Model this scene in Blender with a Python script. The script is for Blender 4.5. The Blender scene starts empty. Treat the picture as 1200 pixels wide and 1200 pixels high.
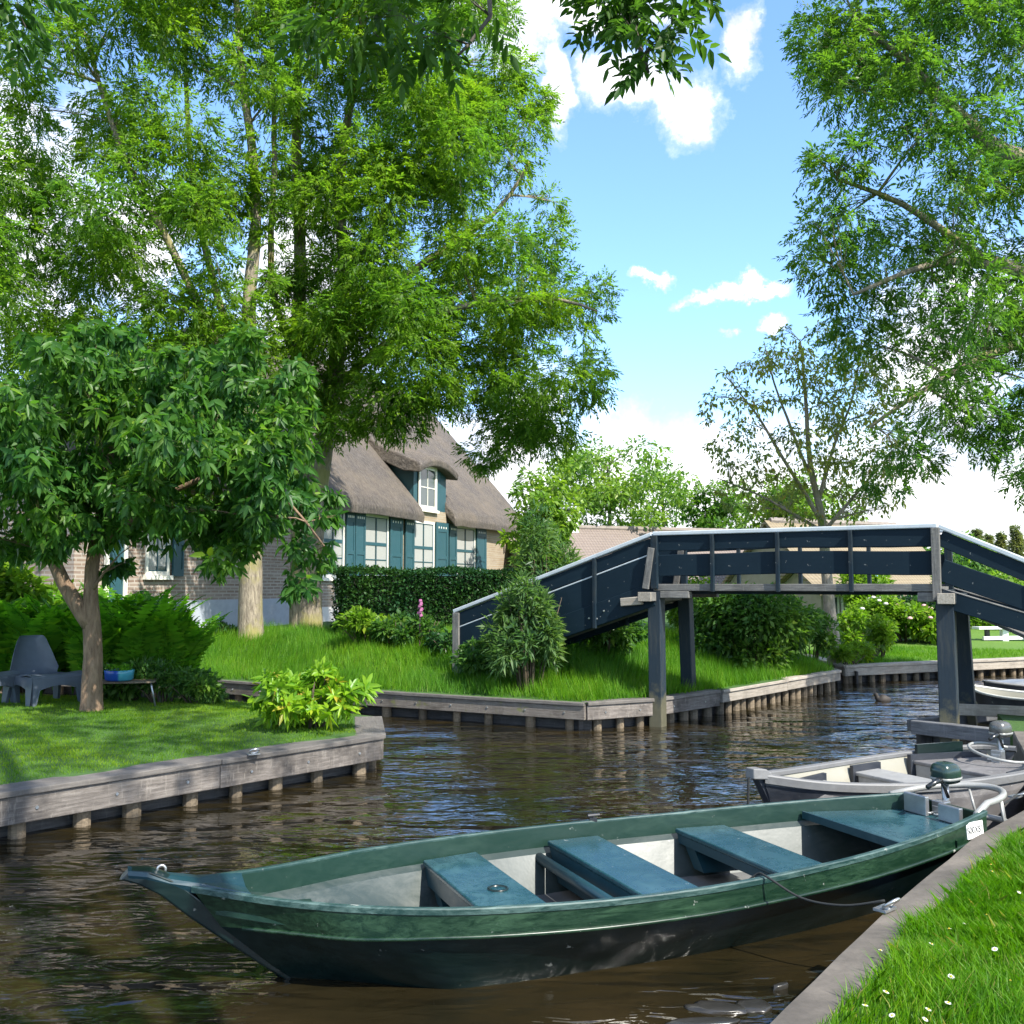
import bpy, bmesh, math, random
import numpy as np
from mathutils import Vector, Matrix, noise
from mathutils.geometry import delaunay_2d_cdt

random.seed(7)
rng = np.random.default_rng(11)
R = math.radians
C = bpy.context.scene.collection
SC = bpy.context.scene

# ------------------------------------------------------------------ camera, sky, sun, exposure
FPX, HOR, CAMZ = 1150.0, 686.0, 2.05            # focal length in photo pixels, horizon row, eye height over the water
TH = math.atan((HOR - 600.0) / FPX)
cam_d = bpy.data.cameras.new('camera'); cam = bpy.data.objects.new('camera', cam_d); C.objects.link(cam)
cam_d.sensor_width = 36.0; cam_d.lens = 36.0 * FPX / 1200.0
cam_d.clip_start = 0.05; cam_d.clip_end = 3000.0
cam.location = (0, 0, CAMZ); cam.rotation_euler = (R(90) + TH, 0, 0)
SC.camera = cam
SUN_AZ, SUN_EL = R(137), R(47)                  # clockwise from +Y
SUN_STR, SKY_STR, EXPO = 3.5, 0.15, 1.58
SC.view_settings.view_transform = 'Standard'; SC.view_settings.look = 'None'
SC.view_settings.gamma = 1.0; SC.view_settings.use_curve_mapping = False
SC.view_settings.exposure = EXPO
SC.render.engine = 'CYCLES'
SC.cycles.max_bounces = 8; SC.cycles.transparent_max_bounces = 8
SC.cycles.diffuse_bounces = 4; SC.cycles.transmission_bounces = 6
SC.cycles.use_denoising = True

FWD = Vector((0, math.cos(TH), math.sin(TH))); UPV = Vector((0, -math.sin(TH), math.cos(TH)))
def ray(px, py): return FWD + Vector((1, 0, 0)) * ((px - 600) / FPX) + UPV * ((600 - py) / FPX)
def Pg(px, py, z=0.0):
    d = ray(px, py); t = (z - CAMZ) / d.z
    return Vector((0, 0, CAMZ)) + d * t
def Pd(px, py, y):
    d = ray(px, py); t = y / d.y
    return Vector((0, 0, CAMZ)) + d * t
def toaz(px, py):
    d = ray(px, py).normalized()
    return math.atan2(d.x, d.y), math.asin(d.z)

# ------------------------------------------------------------------ node helper
class NB:
    def __init__(s, name, world=False):
        if world:
            s.m = bpy.data.worlds.new(name)
        else:
            s.m = bpy.data.materials.new(name)
        s.m.use_nodes = True
        s.t = s.m.node_tree
        s.t.nodes.clear()
        s.out = s.t.nodes.new('ShaderNodeOutputWorld' if world else 'ShaderNodeOutputMaterial')
    def set(s, sock, v):
        if v is None: return
        if isinstance(v, bpy.types.NodeSocket): s.t.links.new(v, sock)
        else:
            if sock.type == 'RGBA' and not hasattr(v, '__len__'): v = (v, v, v, 1)
            elif sock.type == 'RGBA' and len(v) == 3: v = (*v, 1)
            sock.default_value = v
    def n(s, typ, props=None, **ins):
        nd = s.t.nodes.new(typ)
        for k, v in (props or {}).items(): setattr(nd, k, v)
        for k, v in ins.items():
            key = int(k[1:]) if k[0] == 'i' and k[1:].isdigit() else k.replace('_', ' ')
            s.set(nd.inputs[key], v)
        return nd
    def math(s, op, a, b=None, c=None, clamp=False):
        nd = s.t.nodes.new('ShaderNodeMath'); nd.operation = op; nd.use_clamp = clamp
        s.set(nd.inputs[0], a)
        if b is not None: s.set(nd.inputs[1], b)
        if c is not None: s.set(nd.inputs[2], c)
        return nd.outputs[0]
    def mix(s, f, a, b, mode='MIX'):
        nd = s.t.nodes.new('ShaderNodeMix'); nd.data_type = 'RGBA'; nd.blend_type = mode
        s.set(nd.inputs[0], f); s.set(nd.inputs[6], a); s.set(nd.inputs[7], b)
        return nd.outputs[2]
    def co(s, kind='Object', scale=None, rot=None):
        tc = s.t.nodes.new('ShaderNodeTexCoord'); o = tc.outputs[kind]
        if scale or rot:
            mp = s.t.nodes.new('ShaderNodeMapping'); s.t.links.new(o, mp.inputs[0])
            if scale: mp.inputs['Scale'].default_value = scale
            if rot: mp.inputs['Rotation'].default_value = rot
            o = mp.outputs[0]
        return o
    def noise(s, vec, scale=5, detail=4, rough=0.55, dist=0.0, out='Fac'):
        nd = s.n('ShaderNodeTexNoise', Vector=vec, Scale=scale, Detail=detail, Roughness=rough, Distortion=dist)
        return nd.outputs[out]
    def ramp(s, fac, stops):
        nd = s.t.nodes.new('ShaderNodeValToRGB'); s.set(nd.inputs[0], fac)
        el = nd.color_ramp.elements
        while len(el) < len(stops): el.new(0.5)
        for e, (p, c) in zip(el, stops):
            e.position = p
            e.color = (c, c, c, 1) if not hasattr(c, '__len__') else (*c, 1)
        return nd.outputs[0]
    def bump(s, h, strength=0.5, dist=0.02, normal=None):
        nd = s.n('ShaderNodeBump', Height=h, Strength=strength, Distance=dist)
        if normal is not None: s.set(nd.inputs['Normal'], normal)
        return nd.outputs[0]
    def bsdf(s, **ins):
        return s.n('ShaderNodeBsdfPrincipled', **ins)
    def done(s, sh):
        s.t.links.new(sh.outputs[0] if not isinstance(sh, bpy.types.NodeSocket) else sh, s.out.inputs[0])
        return s.m

# ------------------------------------------------------------------ world: sky with clouds
def make_world():
    b = NB('World', world=True); SC.world = b.m
    sky = b.n('ShaderNodeTexSky', {'sky_type': 'NISHITA', 'sun_disc': False, 'sun_elevation': SUN_EL, 'sun_rotation': SUN_AZ,
                                   'air_density': 1.0, 'dust_density': 0.6, 'ozone_density': 2.0})
    d = b.co('Generated')
    sx = b.n('ShaderNodeSeparateXYZ', Vector=d)
    az = b.math('ARCTAN2', sx.outputs[0], sx.outputs[1])
    el = b.math('ARCSINE', sx.outputs[2])
    w1 = b.n('ShaderNodeTexNoise', Vector=d, Scale=5.5, Detail=8.0, Roughness=0.62).outputs['Color']
    sw = b.n('ShaderNodeSeparateXYZ', Vector=w1)
    azw = b.math('ADD', az, b.math('MULTIPLY', b.math('SUBTRACT', sw.outputs[0], 0.5), 0.22))
    elw = b.math('ADD', el, b.math('MULTIPLY', b.math('SUBTRACT', sw.outputs[1], 0.5), 0.16))
    fine = b.noise(d, 26, 8, 0.68)
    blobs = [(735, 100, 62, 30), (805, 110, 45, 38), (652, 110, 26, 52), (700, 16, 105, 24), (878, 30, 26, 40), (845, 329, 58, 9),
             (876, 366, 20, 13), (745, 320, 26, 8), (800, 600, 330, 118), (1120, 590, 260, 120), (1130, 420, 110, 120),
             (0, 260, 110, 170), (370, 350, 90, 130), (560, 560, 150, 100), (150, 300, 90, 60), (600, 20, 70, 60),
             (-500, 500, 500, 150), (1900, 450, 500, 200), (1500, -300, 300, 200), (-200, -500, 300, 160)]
    acc = None
    for (px, py, rx, ry) in blobs:
        a0, e0 = toaz(px, py)
        da = b.math('MULTIPLY', b.math('SUBTRACT', azw, a0), FPX / rx)
        de = b.math('MULTIPLY', b.math('SUBTRACT', elw, e0), FPX / ry)
        q = b.math('SQRT', b.math('ADD', b.math('MULTIPLY', da, da), b.math('MULTIPLY', de, de)))
        v = b.math('SUBTRACT', 1.0, q)
        acc = v if acc is None else b.math('MAXIMUM', acc, v)
    for (a0, e0, ra, re) in ((2.3, .55, .75, .40), (-2.3, .6, .75, .42), (-1.4, .75, .4, .3), (1.35, .45, .4, .28), (0.2, 1.15, .5, .16)):   # unseen clouds added behind and overhead to raise the fill light
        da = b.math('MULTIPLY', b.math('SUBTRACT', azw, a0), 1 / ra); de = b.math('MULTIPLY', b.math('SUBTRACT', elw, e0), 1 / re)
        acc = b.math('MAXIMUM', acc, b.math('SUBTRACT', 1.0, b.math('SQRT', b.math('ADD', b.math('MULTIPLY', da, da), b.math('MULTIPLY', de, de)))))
    acc = b.math('ADD', acc, b.math('MULTIPLY', b.math('SUBTRACT', fine, 0.5), 1.25))
    mask = b.ramp(b.math('MULTIPLY_ADD', acc, 1.0, 0.25, clamp=True), [(0.02, 0.0), (0.30, 0.22), (0.52, 0.72), (0.85, 1.0)])
    shade = b.noise(d, 13, 6, 0.65)
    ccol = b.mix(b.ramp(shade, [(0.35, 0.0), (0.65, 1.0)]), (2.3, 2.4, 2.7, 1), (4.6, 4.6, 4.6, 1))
    tint = b.mix(1.0, sky.outputs[0], (0.66, 0.79, 0.95, 1), 'MULTIPLY')
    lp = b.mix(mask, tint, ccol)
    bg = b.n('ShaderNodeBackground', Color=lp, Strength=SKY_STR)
    b.done(bg)
make_world()
sun_d = bpy.data.lights.new('sun', 'SUN'); sun = bpy.data.objects.new('sun', sun_d); C.objects.link(sun)
sun_d.energy = SUN_STR; sun_d.angle = R(0.5); sun_d.color = (1.0, 0.95, 0.86)
SDIR = Vector((math.sin(SUN_AZ) * math.cos(SUN_EL), math.cos(SUN_AZ) * math.cos(SUN_EL), math.sin(SUN_EL)))
sun.rotation_euler = (-SDIR).to_track_quat('-Z', 'Y').to_euler(); sun.location = SDIR * 60

# ------------------------------------------------------------------ object helpers
WM = {}
def tag(o, label=None, cat=None, group=None, kind=None):
    if label: o['label'] = label
    if cat: o['category'] = cat
    if group: o['group'] = group
    if kind: o['kind'] = kind
    return o
def root(name, loc, label, cat, rz=0.0, group=None):
    o = bpy.data.objects.new(name, None); C.objects.link(o); o.empty_display_size = 0.2
    M = Matrix.Translation(Vector(loc)) @ Matrix.Rotation(rz, 4, 'Z')
    o.matrix_basis = M; WM[o] = M
    return tag(o, label, cat, group)
def put(name, me, mat, parent=None, M=None):
    o = bpy.data.objects.new(name, me); C.objects.link(o)
    me.materials.clear()
    for m in (mat if isinstance(mat, (list, tuple)) else [mat]): me.materials.append(m)
    M = M or Matrix()
    if parent is not None:
        o.parent = parent; o.matrix_basis = WM[parent].inverted() @ M
    else: o.matrix_basis = M
    WM[o] = M
    return o
def dup(o, M, label=None, parent=None):
    """copy of a thing (with its parts and sub-parts) at world matrix M"""
    c = o.copy(); C.objects.link(c)
    if parent is not None: c.parent = parent
    else: c.matrix_basis = M; WM[c] = M
    for ch in list(o.children): dup(ch, None, None, c)
    if label: c['label'] = label
    return c

class MB:
    def __init__(s): s.v = []; s.f = []
    def add(s, vs, fs):
        k = len(s.v); s.v += [tuple(p) for p in vs]; s.f += [tuple(i + k for i in f) for f in fs]; return s
    def box(s, c, size, M=None):
        x, y, z = size[0] / 2, size[1] / 2, size[2] / 2
        vs = [Vector((sx * x, sy * y, sz * z)) for sz in (-1, 1) for sx, sy in ((-1, -1), (1, -1), (1, 1), (-1, 1))]
        vs = [(M @ v if M is not None else v) + Vector(c) for v in vs]
        return s.add(vs, [(3, 2, 1, 0), (4, 5, 6, 7), (0, 1, 5, 4), (1, 2, 6, 5), (2, 3, 7, 6), (3, 0, 4, 7)])
    def hexa(s, low, high):
        """eight corners: low four and high four, both counter-clockwise seen from above"""
        return s.add(list(low) + list(high), [(3, 2, 1, 0), (4, 5, 6, 7), (0, 1, 5, 4), (1, 2, 6, 5), (2, 3, 7, 6), (3, 0, 4, 7)])
    def tube(s, pts, rad, n=8, caps=True, flat=1.0):
        pts = [Vector(p) for p in pts]
        if not hasattr(rad, '__len__'): rad = [rad] * len(pts)
        t0 = (pts[1] - pts[0]).normalized()
        u = t0.orthogonal().normalized(); rings = []
        for i, p in enumerate(pts):
            t = (pts[min(i + 1, len(pts) - 1)] - pts[max(i - 1, 0)])
            t = t.normalized() if t.length > 1e-9 else t0
            u = (u - t * u.dot(t)); u = u.normalized() if u.length > 1e-6 else t.orthogonal().normalized()
            w = t.cross(u)
            rings.append([p + (u * math.cos(2 * math.pi * k / n) + w * math.sin(2 * math.pi * k / n) * flat) * rad[i] for k in range(n)])
        vs = [q for r in rings for q in r]; fs = []
        for i in range(len(pts) - 1):
            for k in range(n):
                a, b = i * n + k, i * n + (k + 1) % n
                fs.append((a, b, b + n, a + n))
        if caps:
            fs.append(tuple(range(n - 1, -1, -1))); fs.append(tuple((len(pts) - 1) * n + k for k in range(n)))
        return s.add(vs, fs)
    def grid(s, rows, close=False):
        """rows of equal-length point lists"""
        n = len(rows[0]); vs = [p for r in rows for p in r]; fs = []
        for i in range(len(rows) - 1):
            for k in range(n if close else n - 1):
                a, b = i * n + k, i * n + (k + 1) % n
                fs.append((a, b, b + n, a + n))
        return s.add(vs, fs)
    def lathe(s, prof, c, n=16, axis=None):
        M = axis or Matrix()
        rows = [[M @ Vector((r * math.cos(2 * math.pi * k / n), r * math.sin(2 * math.pi * k / n), z)) + Vector(c) for k in range(n)] for r, z in prof]
        s.grid(rows, True)
        return s
    def build(s, name, mat, parent=None, M=None, smooth=False, bevel=0.0, segs=2, recalc=False):
        M = M or (WM[parent] if parent is not None else Matrix())
        Mi = M.inverted()
        me = bpy.data.meshes.new(name)
        me.from_pydata([Mi @ Vector(v) for v in s.v], [], s.f)
        if bevel or recalc:
            bm = bmesh.new(); bm.from_mesh(me)
            if recalc: bmesh.ops.recalc_face_normals(bm, faces=bm.faces)
            if bevel: bmesh.ops.bevel(bm, geom=bm.edges[:], offset=bevel, segments=segs, profile=0.5, affect='EDGES', clamp_overlap=True)
            bm.to_mesh(me); bm.free()
        if smooth: me.polygons.foreach_set('use_smooth', [True] * len(me.polygons))
        me.update()
        return put(name, me, mat, parent, M)

def beam(name, p0, p1, w, h, mat, parent=None, bevel=0.006, up=(0, 0, 1), wob=0.0, taper=1.0):
    """a plank or post from p0 to p1; w across, h along 'up'; its own X axis runs along the grain"""
    p0, p1 = Vector(p0), Vector(p1); L = (p1 - p0).length
    x = (p1 - p0).normalized(); upv = Vector(up)
    if abs(x.dot(upv.normalized())) > 0.98: upv = Vector((0, 1, 0))
    y = upv.cross(x).normalized(); z = x.cross(y)
    M = Matrix((x, y, z)).transposed().to_4x4(); M.translation = p0
    n = max(1, int(L / 0.35)) if wob else 1
    bm = bmesh.new(); rings = []
    for i in range(n + 1):
        f = i / n; k = 1 + (taper - 1) * f
        oy, oz = (random.uniform(-wob, wob), random.uniform(-wob, wob)) if wob else (0, 0)
        rings.append([bm.verts.new((L * f, sy * w / 2 * k + oy, sz * h / 2 * k + oz)) for sy, sz in ((-1, -1), (1, -1), (1, 1), (-1, 1))])
    for a, b in zip(rings, rings[1:]):
        for k in range(4): bm.faces.new((a[k], a[(k + 1) % 4], b[(k + 1) % 4], b[k]))
    bm.faces.new(rings[0][::-1]); bm.faces.new(rings[-1])
    bmesh.ops.recalc_face_normals(bm, faces=bm.faces)
    if bevel:
        ed = [e for e in bm.edges if len(e.link_faces) == 2 and e.calc_face_angle(0) > 0.6]
        bmesh.ops.bevel(bm, geom=ed, offset=bevel, segments=2, profile=0.5, affect='EDGES', clamp_overlap=True)
    me = bpy.data.meshes.new(name); bm.to_mesh(me); bm.free()
    return put(name, me, mat, parent, M)

def npmesh(name, V, F):
    me = bpy.data.meshes.new(name); k = F.shape[1]
    me.vertices.add(len(V)); me.vertices.foreach_set('co', np.ascontiguousarray(V, dtype=np.float32).ravel())
    me.loops.add(F.size); me.loops.foreach_set('vertex_index', np.ascontiguousarray(F, dtype=np.int32).ravel())
    me.polygons.add(len(F)); me.polygons.foreach_set('loop_start', np.arange(len(F), dtype=np.int32) * k)
    me.update(calc_edges=True)
    return me
def nrm(a): return a / np.maximum(np.linalg.norm(a, axis=-1, keepdims=True), 1e-9)
def rdir(n):
    return nrm(rng.normal(size=(n, 3)))
def leafgeo(base, d, up, L, Wd, hi=False, droop=0.15):
    """folded leaf blades: base point, direction, rough upward normal, length and width arrays"""
    L = np.asarray(L).reshape(-1, 1); Wd = np.asarray(Wd).reshape(-1, 1)
    s = nrm(np.cross(d, up)); n = np.cross(s, d)
    dn = np.array([[0, 0, -1.0]])
    tip = base + d * L + dn * L * droop
    if not hi:
        m = base + d * L * 0.45 + n * Wd * 0.18 + dn * L * droop * 0.25
        V = np.stack([base, m + s * Wd / 2, tip, m - s * Wd / 2], 1).reshape(-1, 3)
        F = np.arange(len(base) * 4).reshape(-1, 4)
        return V, F
    a = base + d * L * 0.28 + dn * L * droop * 0.06; b = base + d * L * 0.68 + dn * L * droop * 0.42; f = n * Wd * 0.16
    V = np.stack([base, a + s * Wd * .46 + f, b + s * Wd * .38 + f, tip, b - s * Wd * .38 + f, a - s * Wd * .46 + f], 1).reshape(-1, 3)
    i = np.arange(len(base))[:, None] * 6
    F = np.concatenate([i + np.array([[0, 1, 2, 3]]), i + np.array([[0, 3, 4, 5]])], 0)
    return V, F
def compound(pos, rach, up, L, nl=9, hi=False, wr=0.34):
    """pinnate leaves: nl leaflets on each rachis"""
    M = len(pos); L = np.asarray(L).reshape(-1, 1)
    s = nrm(np.cross(rach, up)); dn = np.array([[0, 0, -1.0]])
    B, D, U, LL = [], [], [], []
    for k in range(nl):
        if k == nl - 1: f, d = 1.0, rach
        else:
            f = 0.30 + 0.68 * (k // 2) / max(1, (nl - 1) // 2)
            sg = 1 if k % 2 else -1
            d = nrm(rach * 0.62 + s * sg * 0.8 + dn * 0.12 + rng.normal(size=(M, 3)) * 0.14)
        B.append(pos + rach * L * f + dn * L * 0.16 * f * f); D.append(d)
        U.append(up + rng.normal(size=(M, 3)) * 0.25); LL.append(L[:, 0] * (0.40 + 0.06 * rng.random(M)))
    B = np.concatenate(B); D = np.concatenate(D); U = np.concatenate(U); LL = np.concatenate(LL)
    return leafgeo(B, D, U, LL, LL * wr, hi)

# ------------------------------------------------------------------ materials
def leaf_mat(name, c1, c2, c3=None, gloss=0.42, trans=0.45, tcol=1.5, ps=0.55, pk=0.75):
    b = NB(name)
    r = b.n('ShaderNodeNewGeometry').outputs['Random Per Island']
    st = [(0.0, c1), (0.6, c2)]
    if c3: st += [(0.93, c2), (1.0, c3)]
    col = b.ramp(r, st)
    big = b.noise(b.co('Object'), ps, 4, 0.6)
    col = b.mix(b.ramp(big, [(0.38, 0.0), (0.62, pk)]), b.mix(1.0, col, (0.78, 0.86, 1.05, 1), 'MULTIPLY'), b.mix(1.0, col, (1.5, 1.22, 0.7, 1), 'MULTIPLY'))  # yellowish sunlit patches painted into the leaf colour by broad noise, the rest cooler
    p = b.bsdf(Base_Color=col, Roughness=gloss, IOR=1.4)
    p.inputs['Specular IOR Level'].default_value = 0.35
    t = b.n('ShaderNodeBsdfTranslucent', Color=b.mix(1.0, col, (tcol * 1.2, tcol * 1.35, tcol * 0.55, 1), 'MULTIPLY'))
    return b.done(b.n('ShaderNodeMixShader', Fac=trans, i1=p.outputs[0], i2=t.outputs[0]))
def bark_mat(name, c1, c2, moss=None, sc=1.0):
    b = NB(name); v = b.co('Object', (6 * sc, 6 * sc, 1.3 * sc))
    n1 = b.noise(v, 3.5, 6, 0.65, 0.4)
    col = b.ramp(n1, [(0.3, c1), (0.7, c2)])
    if moss:
        n2 = b.noise(b.co('Object'), 1.6, 4, 0.6)
        col = b.mix(b.ramp(n2, [(0.48, 0.0), (0.62, 0.8)]), col, (*moss, 1))
    return b.done(b.bsdf(Base_Color=col, Roughness=0.9, Normal=b.bump(n1, 0.9, 0.04)))
def wood_mat(name, c1, c2, c3, stain=0.5, rough=0.8, lichen=None):
    """weathered timber, grain along the object's X"""
    b = NB(name)
    loc = b.n('ShaderNodeObjectInfo')
    off = b.n('ShaderNodeVectorMath', {'operation': 'ADD'}, i0=b.co('Object'), i1=loc.outputs['Location']).outputs[0]
    v = b.n('ShaderNodeMapping', Vector=off, Scale=(1.1, 14, 14)).outputs[0]
    g = b.noise(v, 3.2, 8, 0.72, 0.5)
    col = b.ramp(g, [(0.25, c1), (0.5, c2), (0.75, c3)])
    blot = b.noise(off, 2.3, 6, 0.7)
    col = b.mix(b.math('MULTIPLY', b.ramp(blot, [(0.45, 0.0), (0.68, 1.0)]), stain), col, (c1[0] * .45, c1[1] * .45, c1[2] * .45, 1))
    vs = b.n('ShaderNodeMapping', Vector=off, Scale=(16, 2, 2.5)).outputs[0]
    sc = b.noise(vs, 2.0, 5, 0.75)
    col = b.mix(b.math('MULTIPLY', b.ramp(sc, [(0.56, 0.0), (0.66, 1.0)]), 0.45 * stain), col, (c3[0] * 1.2, c3[1] * 1.2, c3[2] * 1.15, 1))
    if lichen:
        ln = b.noise(off, 5.5, 6, 0.7)
        col = b.mix(b.ramp(ln, [(0.58, 0.0), (0.66, 0.75)]), col, (*lichen, 1))
    rnd = b.math('MULTIPLY_ADD', loc.outputs['Random'], 0.4, 0.8)
    col = b.mix(1.0, col, rnd, 'MULTIPLY')
    return b.done(b.bsdf(Base_Color=col, Roughness=rough, Normal=b.bump(g, 0.55, 0.01)))
def plain(name, col, rough=0.6, metal=0.0, var=0.25, sc=6.0, bump=0.15, spec=0.5):
    b = NB(name); n1 = b.noise(b.co('Object'), sc, 6, 0.65)
    k = b.ramp(n1, [(0.25, 1 - var), (0.75, 1 + var)])
    c = b.mix(1.0, (*col, 1), k, 'MULTIPLY')
    p = b.bsdf(Base_Color=c, Roughness=b.math('MULTIPLY_ADD', n1, 0.25, rough - 0.12), Metallic=metal, Normal=b.bump(n1, bump, 0.01))
    p.inputs['Specular IOR Level'].default_value = spec
    return b.done(p)
def paint_mat(name, col, worn, rough=0.3, amt=0.5, streak=(2, 8, 8), worn2=None, spec=0.5):
    """painted hull: long scuffs, faded blotches, fine scratches"""
    b = NB(name); o = b.co('Object')
    n1 = b.noise(b.n('ShaderNodeMapping', Vector=o, Scale=streak).outputs[0], 2.2, 9, 0.75, 0.6)
    n2 = b.noise(o, 1.7, 5, 0.6)
    f = b.math('MULTIPLY', b.ramp(n1, [(0.42, 0.0), (0.62, 1.0)]), b.ramp(n2, [(0.38, 0.1), (0.6, 1.0)]))
    c = b.mix(b.math('MULTIPLY', f, amt), (*col, 1), (*worn, 1))
    n3 = b.noise(b.n('ShaderNodeMapping', Vector=o, Scale=(3, 40, 40)).outputs[0], 4, 4, 0.8)
    c = b.mix(b.math('MULTIPLY', b.ramp(n3, [(0.66, 0.0), (0.74, 1.0)]), 0.55 * amt), c, (*(worn2 or worn), 1))
    n4 = b.noise(o, 14, 3, 0.6)
    c = b.mix(b.math('MULTIPLY', b.ramp(n4, [(0.70, 0.0), (0.76, 1.0)]), 0.8 * amt), c, (0.35, 0.36, 0.33, 1))
    p = b.bsdf(Base_Color=c, Roughness=b.math('MULTIPLY_ADD', n1, 0.35, rough), Normal=b.bump(n2, 0.25, 0.02)); p.inputs['Specular IOR Level'].default_value = spec
    return b.done(p)

M_ASH = leaf_mat('ash_leaf', (0.058, 0.130, 0.018), (0.115, 0.215, 0.024), (0.18, 0.28, 0.03), trans=0.56)
M_ASH2 = leaf_mat('ash_leaf_right', (0.045, 0.110, 0.022), (0.085, 0.180, 0.028), (0.12, 0.22, 0.03), trans=0.52)
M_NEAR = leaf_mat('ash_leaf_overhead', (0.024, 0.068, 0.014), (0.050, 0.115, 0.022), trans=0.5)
M_DROOP = leaf_mat('broad_leaf', (0.024, 0.085, 0.020), (0.062, 0.160, 0.028), (0.13, 0.23, 0.03), gloss=0.40, trans=0.45, ps=0.9, pk=0.9)
M_SPARSE = leaf_mat('sparse_leaf', (0.12, 0.165, 0.055), (0.20, 0.23, 0.075), (0.27, 0.18, 0.07), trans=0.55)
M_FRESH = leaf_mat('fresh_leaf', (0.075, 0.165, 0.015), (0.14, 0.25, 0.022), (0.21, 0.29, 0.035), trans=0.42)
M_RHODO = leaf_mat('rhododendron_leaf', (0.07, 0.19, 0.012), (0.17, 0.31, 0.02), (0.34, 0.24, 0.05), gloss=0.35, trans=0.32)
M_FERN = leaf_mat('fern_leaf', (0.045, 0.16, 0.012), (0.11, 0.27, 0.018), (0.19, 0.34, 0.02), trans=0.5)
M_HEDGE = leaf_mat('hedge_leaf', (0.014, 0.050, 0.016), (0.030, 0.085, 0.022), (0.06, 0.13, 0.03), gloss=0.35, trans=0.2)
M_WILLOW = leaf_mat('willow_leaf', (0.050, 0.115, 0.040), (0.100, 0.180, 0.062), (0.14, 0.22, 0.06), trans=0.45)
M_BUSH = leaf_mat('bush_leaf', (0.030, 0.090, 0.022), (0.070, 0.155, 0.030), (0.12, 0.20, 0.03), trans=0.38)
M_BACK = leaf_mat('far_leaf', (0.075, 0.16, 0.025), (0.15, 0.26, 0.04), (0.20, 0.28, 0.05), trans=0.4)
M_PINE = leaf_mat('pine_needle', (0.08, 0.11, 0.05), (0.15, 0.18, 0.09), trans=0.3)
M_GRASS = leaf_mat('grass_blade', (0.042, 0.155, 0.003), (0.090, 0.225, 0.005), (0.30, 0.27, 0.09), gloss=0.5, trans=0.42, tcol=1.3, ps=1.6)
M_MOWN = leaf_mat('mown_grass', (0.065, 0.165, 0.006), (0.115, 0.225, 0.009), (0.22, 0.30, 0.02), gloss=0.55, trans=0.38, tcol=1.3, ps=0.9)
M_LONG = leaf_mat('long_grass', (0.050, 0.165, 0.008), (0.095, 0.230, 0.010), (0.17, 0.24, 0.04), gloss=0.55, trans=0.4, tcol=1.3)
M_BARK = bark_mat('ash_bark', (0.10, 0.08, 0.06), (0.34, 0.29, 0.21), (0.24, 0.22, 0.06))
M_BARKD = bark_mat('limb_bark', (0.035, 0.030, 0.026), (0.11, 0.09, 0.07))
M_BARKB = bark_mat('brown_bark', (0.10, 0.06, 0.035), (0.28, 0.19, 0.12))
M_BARKG = bark_mat('pale_bark', (0.20, 0.165, 0.125), (0.42, 0.36, 0.28), (0.18, 0.18, 0.09))
M_TWIG = plain('twig', (0.07, 0.05, 0.03), 0.8)
M_QUAY = wood_mat('quay_timber', (0.060, 0.050, 0.043), (0.155, 0.135, 0.118), (0.29, 0.26, 0.23), 0.8)
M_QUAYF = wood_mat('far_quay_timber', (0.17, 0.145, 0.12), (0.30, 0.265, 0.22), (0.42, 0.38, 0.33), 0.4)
M_QUAYD = wood_mat('dark_timber', (0.028, 0.026, 0.025), (0.065, 0.060, 0.056), (0.12, 0.11, 0.10), 0.5)
M_PILE = wood_mat('pile_timber', (0.055, 0.045, 0.03), (0.15, 0.115, 0.075), (0.26, 0.20, 0.13), 0.7)
M_CAPD = wood_mat('cap_timber', (0.075, 0.065, 0.058), (0.13, 0.118, 0.105), (0.20, 0.18, 0.16), 0.5)
M_DOCK = wood_mat('dock_timber', (0.05, 0.052, 0.055), (0.10, 0.103, 0.108), (0.16, 0.162, 0.165), 0.5)
M_BRIDGE = paint_mat('bridge_paint', (0.0018, 0.011, 0.020), (0.006, 0.018, 0.027), 0.5, 0.6, (1.2, 16, 16), (0.07, 0.08, 0.08), 0.2)
M_BRIDGEP = paint_mat('bridge_post_paint', (0.004, 0.014, 0.024), (0.045, 0.045, 0.036), 0.5, 0.6, (1.2, 8, 8), None, 0.2)
def leg_mat():
    b = NB('bridge_leg_paint'); o = b.co('Object'); sx = b.n('ShaderNodeSeparateXYZ', Vector=o)
    n1 = b.noise(b.n('ShaderNodeMapping', Vector=o, Scale=(1.2, 9, 9)).outputs[0], 2.5, 7, 0.7); n2 = b.noise(o, 6, 6, 0.7)
    c = b.mix(b.ramp(n1, [(0.5, 0.0), (0.66, 0.55)]), (0.004, 0.014, 0.024, 1), (0.04, 0.042, 0.036, 1))
    h = b.math('ADD', sx.outputs[0], b.math('MULTIPLY', b.math('SUBTRACT', n2, 0.5), 0.9))
    c = b.mix(b.ramp(b.math('MULTIPLY', h, 0.5), [(0.62, 0.85), (0.72, 0.0)]), c, b.mix(n2, (0.05, 0.05, 0.022, 1), (0.14, 0.125, 0.075, 1)))
    return b.done(b.bsdf(Base_Color=c, Roughness=0.6, Normal=b.bump(n1, 0.4, 0.01)))
M_LEG = leg_mat()
M_RAILTOP = plain('rail_top', (0.42, 0.46, 0.48), 0.55, var=0.12)
M_BRIDGEW = wood_mat('bridge_timber', (0.07, 0.068, 0.062), (0.14, 0.135, 0.125), (0.24, 0.23, 0.20), 0.6)
M_RAWWOOD = wood_mat('raw_timber', (0.20, 0.17, 0.13), (0.34, 0.30, 0.24), (0.46, 0.42, 0.36), 0.5)
M_BOLT = plain('bolt_steel', (0.5, 0.5, 0.48), 0.35, 0.9)
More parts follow.
